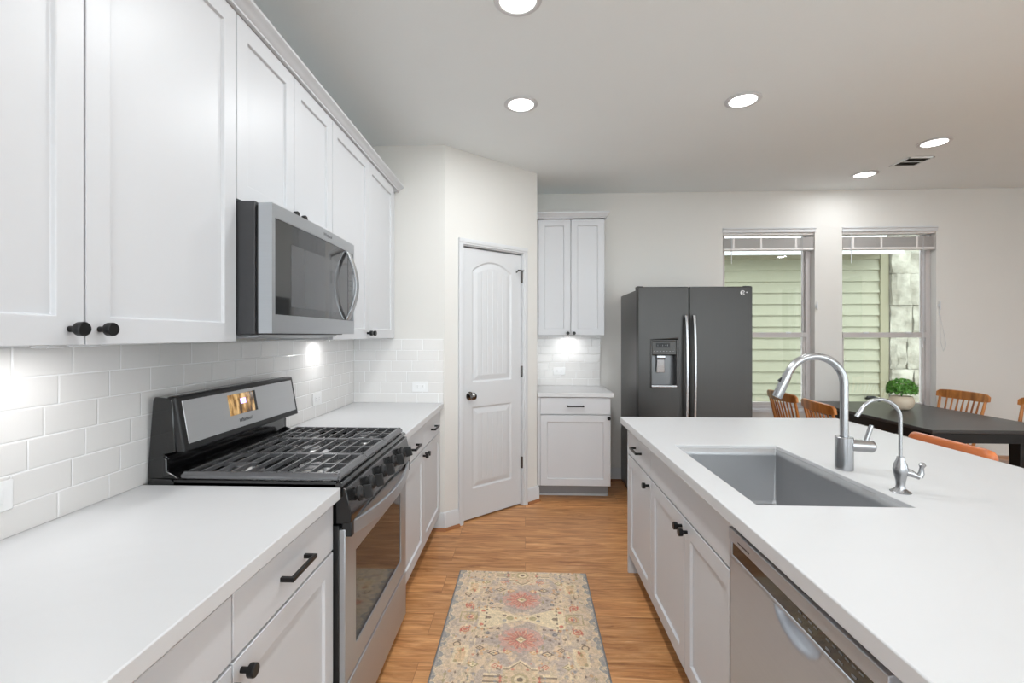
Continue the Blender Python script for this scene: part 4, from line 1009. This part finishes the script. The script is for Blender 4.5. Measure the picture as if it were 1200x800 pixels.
def make_chair(label):
    """windsor side chair: local x forward, origin on the floor under the seat centre"""
    t = thing('dining_chair', (0, 0, 0), label, 'chair', 'wooden spindle-back dining chairs', world=False)
    nx, ny = 12, 12; vs = []
    for j in range(ny+1):
        for i in range(nx+1):
            u = -1+2*i/nx; v_ = -1+2*j/ny
            # squircle plan, wider to the front
            k_ = 1/max(1, (abs(u)**5+abs(v_)**5)**.2)
            x = .215*u*k_; y = (.215+.02*u)*v_*k_
            e = max(abs(u), abs(v_)); z = .452-.014*math.exp(-((u+.1)**2+(abs(v_)-.42)**2)*4)-.010*max(0, e-.8)/.2
            vs.append((x, y, z))
    top = len(vs); vs += [(x*.93, y*.93, .415) for x, y, z in vs]
    fs = [(j*(nx+1)+i, j*(nx+1)+i+1, (j+1)*(nx+1)+i+1, (j+1)*(nx+1)+i) for j in range(ny) for i in range(nx)]
    fs += [tuple(top+q for q in reversed(f)) for f in fs]
    loop = [i for i in range(nx+1)]+[j*(nx+1)+nx for j in range(1, ny+1)]+[ny*(nx+1)+i for i in range(nx-1, -1, -1)]+[j*(nx+1) for j in range(ny-1, 0, -1)]
    fs += [(loop[k], loop[(k+1) % len(loop)], top+loop[(k+1) % len(loop)], top+loop[k]) for k in range(len(loop))]
    MB().add(vs, fs).build('seat', M_oak, t, angle=60)
    for sx, sy in ((1, 1), (1, -1), (-1, 1), (-1, -1)):
        p0 = Vector((sx*.145, sy*.145, .425)); p1 = Vector((sx*.205, sy*.205, 0))
        pts = [p0.lerp(p1, q) for q in (0, .12, .3, .36, .42, .7, 1)]
        MB().tube(pts, [.014, .018, .022, .017, .021, .018, .011], 12).build('leg', M_oak, t)
    for sy in (1, -1): MB().tube([(.178, sy*.178, .20), (0, sy*.178, .20), (-.178, sy*.178, .20)], [.008, .013, .008], 10).build('stretcher', M_oak, t)
    MB().tube([(0, .176, .20), (0, 0, .20), (0, -.176, .20)], [.008, .013, .008], 10).build('stretcher', M_oak, t)
    def back(v_, z):           # curved, leaning back
        k_ = (z-.44)/.44; return (-.165-.095*k_-.030*(1-(v_/.22)**2)*(.4+.6*k_), v_*(1+.12*k_), z)
    for k in range(7):
        v_ = -.126+.042*k; MB().tube([back(v_, .44), back(v_, .58), back(v_, .72), back(v_, .845)], [.0055, .0085, .0075, .0055], 10).build('spindle', M_oak, t)
    for s_ in (-1, 1): MB().tube([back(s_*.175, .44), back(s_*.175, .60), back(s_*.176, .72), back(s_*.178, .845)], [.011, .014, .012, .010], 12).build('back_post', M_oak, t)
    n = 20; vs = []
    for i in range(n+1):
        v_ = -.205+.41*i/n; e = abs(v_)/.205; top_ = .905-.010*e**4-(.012 if e > .97 else 0); bot = .828+(.010*e**6)
        xb = back(v_, .865)[0]; y_ = back(v_, .865)[1]
        vs += [(xb+.012, y_, bot), (xb+.008, y_, top_-.006), (xb-.002, y_, top_), (xb-.014, y_, top_-.006), (xb-.008, y_, bot)]
    fs = [(i*5+k, i*5+(k+1) % 5, (i+1)*5+(k+1) % 5, (i+1)*5+k) for i in range(n) for k in range(5)]+[(0, 1, 2, 3, 4), tuple(n*5+k for k in (4, 3, 2, 1, 0))]
    MB().add(vs, fs).build('crest_rail', M_oak, t, bevel=.003, angle=50)
    return t
chair = make_chair('wooden spindle-back chair on the left of the black table, farther, next to the refrigerator')
def place(o, cx_, cy_, rz):
    """put the middle of the top rail at (cx_, cy_)"""
    o.rotation_euler = (0, 0, rz); o.location = (cx_+.285*math.cos(rz), cy_+.285*math.sin(rz), 0)
place(chair, 2.18, 4.15, math.radians(0))
for (cx_, cy_, rz, lab) in ((2.13, 3.57, -5, 'wooden spindle-back chair on the left of the black table, just left of the tall faucet'),
                            (3.80, 4.25, 184, 'wooden spindle-back chair behind the black table, right of the potted plant'),
                            (3.93, 3.68, 180, 'wooden spindle-back chair behind the black table, cut off by the right edge of the photo'),
                            (1.935, 2.225, 180, 'wooden chair tucked against the island, only its orange-brown top rail showing')):
    c = copy_tree(chair); c['label'] = lab; place(c, cx_, cy_, math.radians(rz))
# the chair at the island has a thick straight rounded top rail
for ch in list(c.children):
    if ch.name.startswith('crest_rail'): bpy.data.objects.remove(ch)
n = 14; vs = []; m8 = 12; L_ = .212
ys = [-L_, -L_+.006, -L_+.018, -L_+.04]+[-L_+.04+(2*L_-.08)*k/6 for k in range(1, 6)]+[L_-.04, L_-.018, L_-.006, L_]
rs_ = [.35, .7, .93, 1]+[1]*5+[1, .93, .7, .35]
for y_, q in zip(ys, rs_):
    for k in range(m8):
        a = 2*PI*k/m8; vs.append((-.272+.026*q*math.cos(a), y_, .876+.036*q*math.sin(a)))
nn = len(ys)
fs = [(i*m8+k, i*m8+(k+1) % m8, (i+1)*m8+(k+1) % m8, (i+1)*m8+k) for i in range(nn-1) for k in range(m8)]+[tuple(range(m8)), tuple((nn-1)*m8+k for k in range(m8))]
c['_w'] = (0.0, 0.0, 0.0)
MB().add(vs, fs).build('crest_rail', M_oak_red, c, angle=60)

# ------------------------------------------------------------------ rug: woven pattern stored per face
def make_rug():
    x0, x1, y0, y1 = -.383, .352, .92, 2.752
    nx, ny = 250, 620
    us = (np.arange(nx)+.5)/nx*(x1-x0)-(x1-x0)/2; vs_ = y0+(np.arange(ny)+.5)/ny*(y1-y0)
    Ug, Vg = np.meshgrid(us, vs_)
    per = .82; W = (Vg-2.295+per/2) % per-per/2          # 0 at the cream waist, +-.41 at the stepped motif
    aw = np.abs(W); au = np.abs(Ug)
    rs = np.random.RandomState(5)
    def smooth_noise(cell, seed):
        r = np.random.RandomState(seed); gy, gx = int(ny/cell)+3, int(nx/cell)+3; g = r.rand(gy, gx)
        yy = np.arange(ny)/cell; xx = np.arange(nx)/cell; yi = yy.astype(int); xi = xx.astype(int); fy_ = (yy-yi)[:, None]; fx_ = (xx-xi)[None, :]
        a = g[yi][:, xi]; b = g[yi][:, xi+1]; c = g[yi+1][:, xi]; d = g[yi+1][:, xi+1]
        return a*(1-fx_)*(1-fy_)+b*fx_*(1-fy_)+c*(1-fx_)*fy_+d*fx_*fy_
    def C(r, g, b): return np.array([s2l(r), s2l(g), s2l(b)])
    img = np.zeros((ny, nx, 3)); img[:] = C(220, 197, 172)
    def put(mask, col, a=1.0): img[mask] = img[mask]*(1-a)+col*a
    n1 = smooth_noise(6, 1); n2 = smooth_noise(3, 2); n3 = smooth_noise(14, 3)
    mauve, beige, cream, red, pink = C(192, 173, 161), C(226, 198, 164), C(238, 217, 180), C(208, 104, 88), C(220, 160, 144)
    blue, tan, olive, brown, orange = C(150, 150, 152), C(204, 178, 128), C(168, 152, 108), C(104, 82, 74), C(220, 164, 110)
    put(n3 > .5, beige, .6); put((n1 > .66), mauve, .6)
    inner = au < .225
    put(inner & (n3 < .42), mauve, .7)
    # pale lattice corners and cream waist (hourglass lying down)
    hour = (aw < .055+.16*np.clip((au-.02)/.2, 0, 1)*0+.075*np.clip(au/.10, 0, 1)) & (au < .20)
    hour = (aw < .012+.42*au) & (aw < .082) & (au < .205)
    put(hour, cream, .9)
    for (du, dv, r_, col) in ((.055, 0, .018, olive), (.082, .02, .010, brown), (.082, -.02, .010, blue), (.028, 0, .008, orange), (.16, 0, .012, brown)):
        put(((au-du)**2+(W-dv)**2*1.2) < r_**2, col, .75)
    # blue grey halo and red blossoms
    for s_ in (1, -1):
        Wd = W-s_*.160; rr = np.sqrt((Ug/1.05)**2+(Wd*1.15)**2); an = np.arctan2(Wd, Ug)
        put((np.abs(Ug)/.165+np.abs(Wd)/.115) < 1, C(184, 167, 157), .75)
        put((rr < .085+.02*n2) & (n2 > .3), pink, .55)
        pet = .050+.026*np.abs(np.cos(an*5))*(.7+.6*n2); put(rr < pet, red, .60); put((rr < pet) & (np.cos(an*20+n1*3) > .3) & (rr > .030), beige, .5)
        dia = np.abs(Ug)/.030+np.abs(Wd)/.028; put(dia < 1, cream, .9); put((dia > .78) & (dia < 1), brown, .6); put(dia < .45, tan, .9); put(dia < .2, olive, .9)
    # stepped medallion round the period ends
    e = .41-aw
    stp = np.where(au < .045, .105-au*.9, np.where(au < .070, .060, np.where(au < .150, .018, -1)))
    put(e < stp+.012, cream, .85); put(e < stp, brown, .75); put(e < stp-.007, beige, .9)
    mo = np.sqrt((Ug)**2+(e)**2); put(mo < .036, olive, .55); put(mo < .024, cream, .8); put(mo < .012, brown, .8)
    # small ornaments in mirrored places
    def orn(uc, wc, r_, col, a=.8, ring=None):
        d = np.sqrt((au-uc)**2+(aw-wc)**2); put(d < r_, col, a)
        if ring is not None: put((d > r_*.55) & (d < r_*.8), ring, .8)
    def dia_orn(uc, wc, ru, rw_, c1, c2):
        d = np.abs(au-uc)/ru+np.abs(aw-wc)/rw_; put(d < 1, c1, .85); put(d < .65, c2, .85); put(d < .25, c1, .85)
    dia_orn(.115, .255, .030, .020, brown, cream); dia_orn(.180, .225, .020, .016, brown, beige); dia_orn(.060, .245, .022, .016, orange, cream)
    dia_orn(.200, .330, .026, .02, olive, cream); dia_orn(.105, .335, .02, .016, red, cream)
    orn(.245, 0, .034, tan, .7, None); orn(.248, 0, .020, red, .75, cream)
    orn(.262, .095, .028, beige, .9, red); orn(.262, .095, .011, red, .8)
    orn(.285, .205, .022, beige, .9, brown); orn(.155, .12, .012, blue, .8, brown); orn(.19, .055, .010, red, .8); orn(.20, .15, .010, brown, .7)
    box = (au > .225) & (au < .295) & (aw > .215) & (aw < .330); put(box, cream, .7); put((au > .238) & (au < .282) & (aw > .228) & (aw < .316), orange, .38)
    box = (au > .215) & (au < .300) & (aw < .042); put(box & ~((au > .222) & (au < .293) & (aw < .035)), olive, .6)
    # dashes along the lattice
    ln = (np.abs(aw-.085) < .0035) & (au > .09) & (au < .20) & ((au*60).astype(int) % 2 == 0); put(ln, brown, .8)
    ln = (np.abs(au-.172) < .0035) & (aw < .2) & ((aw*70).astype(int) % 2 == 0); put(ln, brown, .75)
    put((np.abs(au-.207) < .003) & (((Vg*45).astype(int) % 3) > 0), cream, .7)
    # scattered motifs
    for k in range(130):
        uc, wc = rs.uniform(.02, .31), rs.uniform(.0, .41); r_ = rs.uniform(.004, .009)
        col = [brown, cream, red, blue, olive, cream, orange][rs.randint(7)]
        if hour.any() and wc < .07 and uc < .2: continue
        if abs(wc-.16) < .07 and uc < .09: continue
        orn(uc, wc, r_, col, .6)
        if rs.rand() < .5: ln = (np.abs(au-uc) < .0025) & (np.abs(aw-wc) < r_*2.2); put(ln, col, .5)
    # worn blue grey border with scalloped inner edge
    edge = (x1-x0)/2-au; sc = .027+.010*np.sin(Vg*42)+.008*np.sin(Vg*97)
    put(edge < sc+.005, cream, .5); put((edge < sc) & (n2 > .28), blue, .7); put((edge < sc) & (n2 > .62), C(132, 134, 138), .6)
    put(edge < .008, C(128, 128, 132), .9)
    endd = np.minimum(Vg-y0, y1-Vg); put(endd < .004, C(150, 142, 134), .9)
    # wear
    m_ = (.78+.30*n2+.30*(rs.rand(ny, nx)-.5))[:, :, None]; img = img*m_*1.02
    hz_ = smooth_noise(2, 9)[:, :, None]; grey = np.array([.50, .43, .37]); img = img*(1-.22*hz_)+grey*(.22*hz_)
    img = np.clip(img, 0, 1)
    # mesh: top grid plus skirt
    xs = np.linspace(x0, x1, nx+1); ys = np.linspace(y0, y1, ny+1)
    Xg, Yg = np.meshgrid(xs, ys); tz = np.full_like(Xg, .008)
    ed = np.minimum(np.minimum(Xg-x0, x1-Xg), np.minimum(Yg-y0, y1-Yg)); tz = .008*np.clip(ed/.004, 0.2, 1)**.5
    ang = math.radians(-.4); cx_, cy_ = (x0+x1)/2, y1
    Xr = cx_+(Xg-cx_)*math.cos(ang)-(Yg-cy_)*math.sin(ang); Yr = cy_+(Xg-cx_)*math.sin(ang)+(Yg-cy_)*math.cos(ang)
    V = np.stack([Xr, Yr, tz], -1).reshape(-1, 3)
    idx = np.arange((nx+1)*(ny+1)).reshape(ny+1, nx+1)
    Fq = np.stack([idx[:-1, :-1], idx[:-1, 1:], idx[1:, 1:], idx[1:, :-1]], -1).reshape(-1, 4)
    per_ = list(idx[0, :])+list(idx[1:, -1])+list(idx[-1, -2::-1])+list(idx[-2:0:-1, 0])
    base_ = len(V); low = V[per_].copy(); low[:, 2] = .0006; V = np.vstack([V, low]); n = len(per_)
    faces = Fq.tolist()+[[per_[k], base_+k, base_+(k+1) % n, per_[(k+1) % n]] for k in range(n)]+[[base_+k for k in reversed(range(n))]]
    me = bpy.data.meshes.new('rug'); org = Vector((cx_, (y0+y1)/2, 0)); V[:, 0] -= org.x; V[:, 1] -= org.y
    me.from_pydata(V.tolist(), [], faces)
    at = me.attributes.new('weave', 'FLOAT_COLOR', 'FACE'); cols = np.ones((len(faces), 4)); cols[:nx*ny, :3] = img.reshape(-1, 3); cols[nx*ny:, :3] = [.2, .21, .24]
    at.data.foreach_set('color', cols.ravel().astype(np.float32))
    m = bpy.data.materials.new('rug_weave'); m.use_nodes = True; N = m.node_tree.nodes; L = m.node_tree.links; p = N['Principled BSDF']; p.inputs['Roughness'].default_value = .95
    p.inputs['Specular IOR Level'].default_value = .15
    a = N.new('ShaderNodeAttribute'); a.attribute_name = 'weave'; L.new(a.outputs['Color'], p.inputs['Base Color'])
    nb = N.new('ShaderNodeTexNoise'); nb.inputs['Scale'].default_value = 350; b = N.new('ShaderNodeBump'); b.inputs['Strength'].default_value = .4; b.inputs['Distance'].default_value = .002
    L.new(nb.outputs[0], b.inputs['Height']); L.new(b.outputs[0], p.inputs['Normal'])
    me.materials.append(m)
    o = bpy.data.objects.new('runner_rug', me); COL.objects.link(o); o.location = org
    return tag(o, 'faded patterned runner rug in beige, grey and red on the wood floor', 'rug')
make_rug()

for o in bpy.data.objects:
    if '_w' in o: del o['_w']
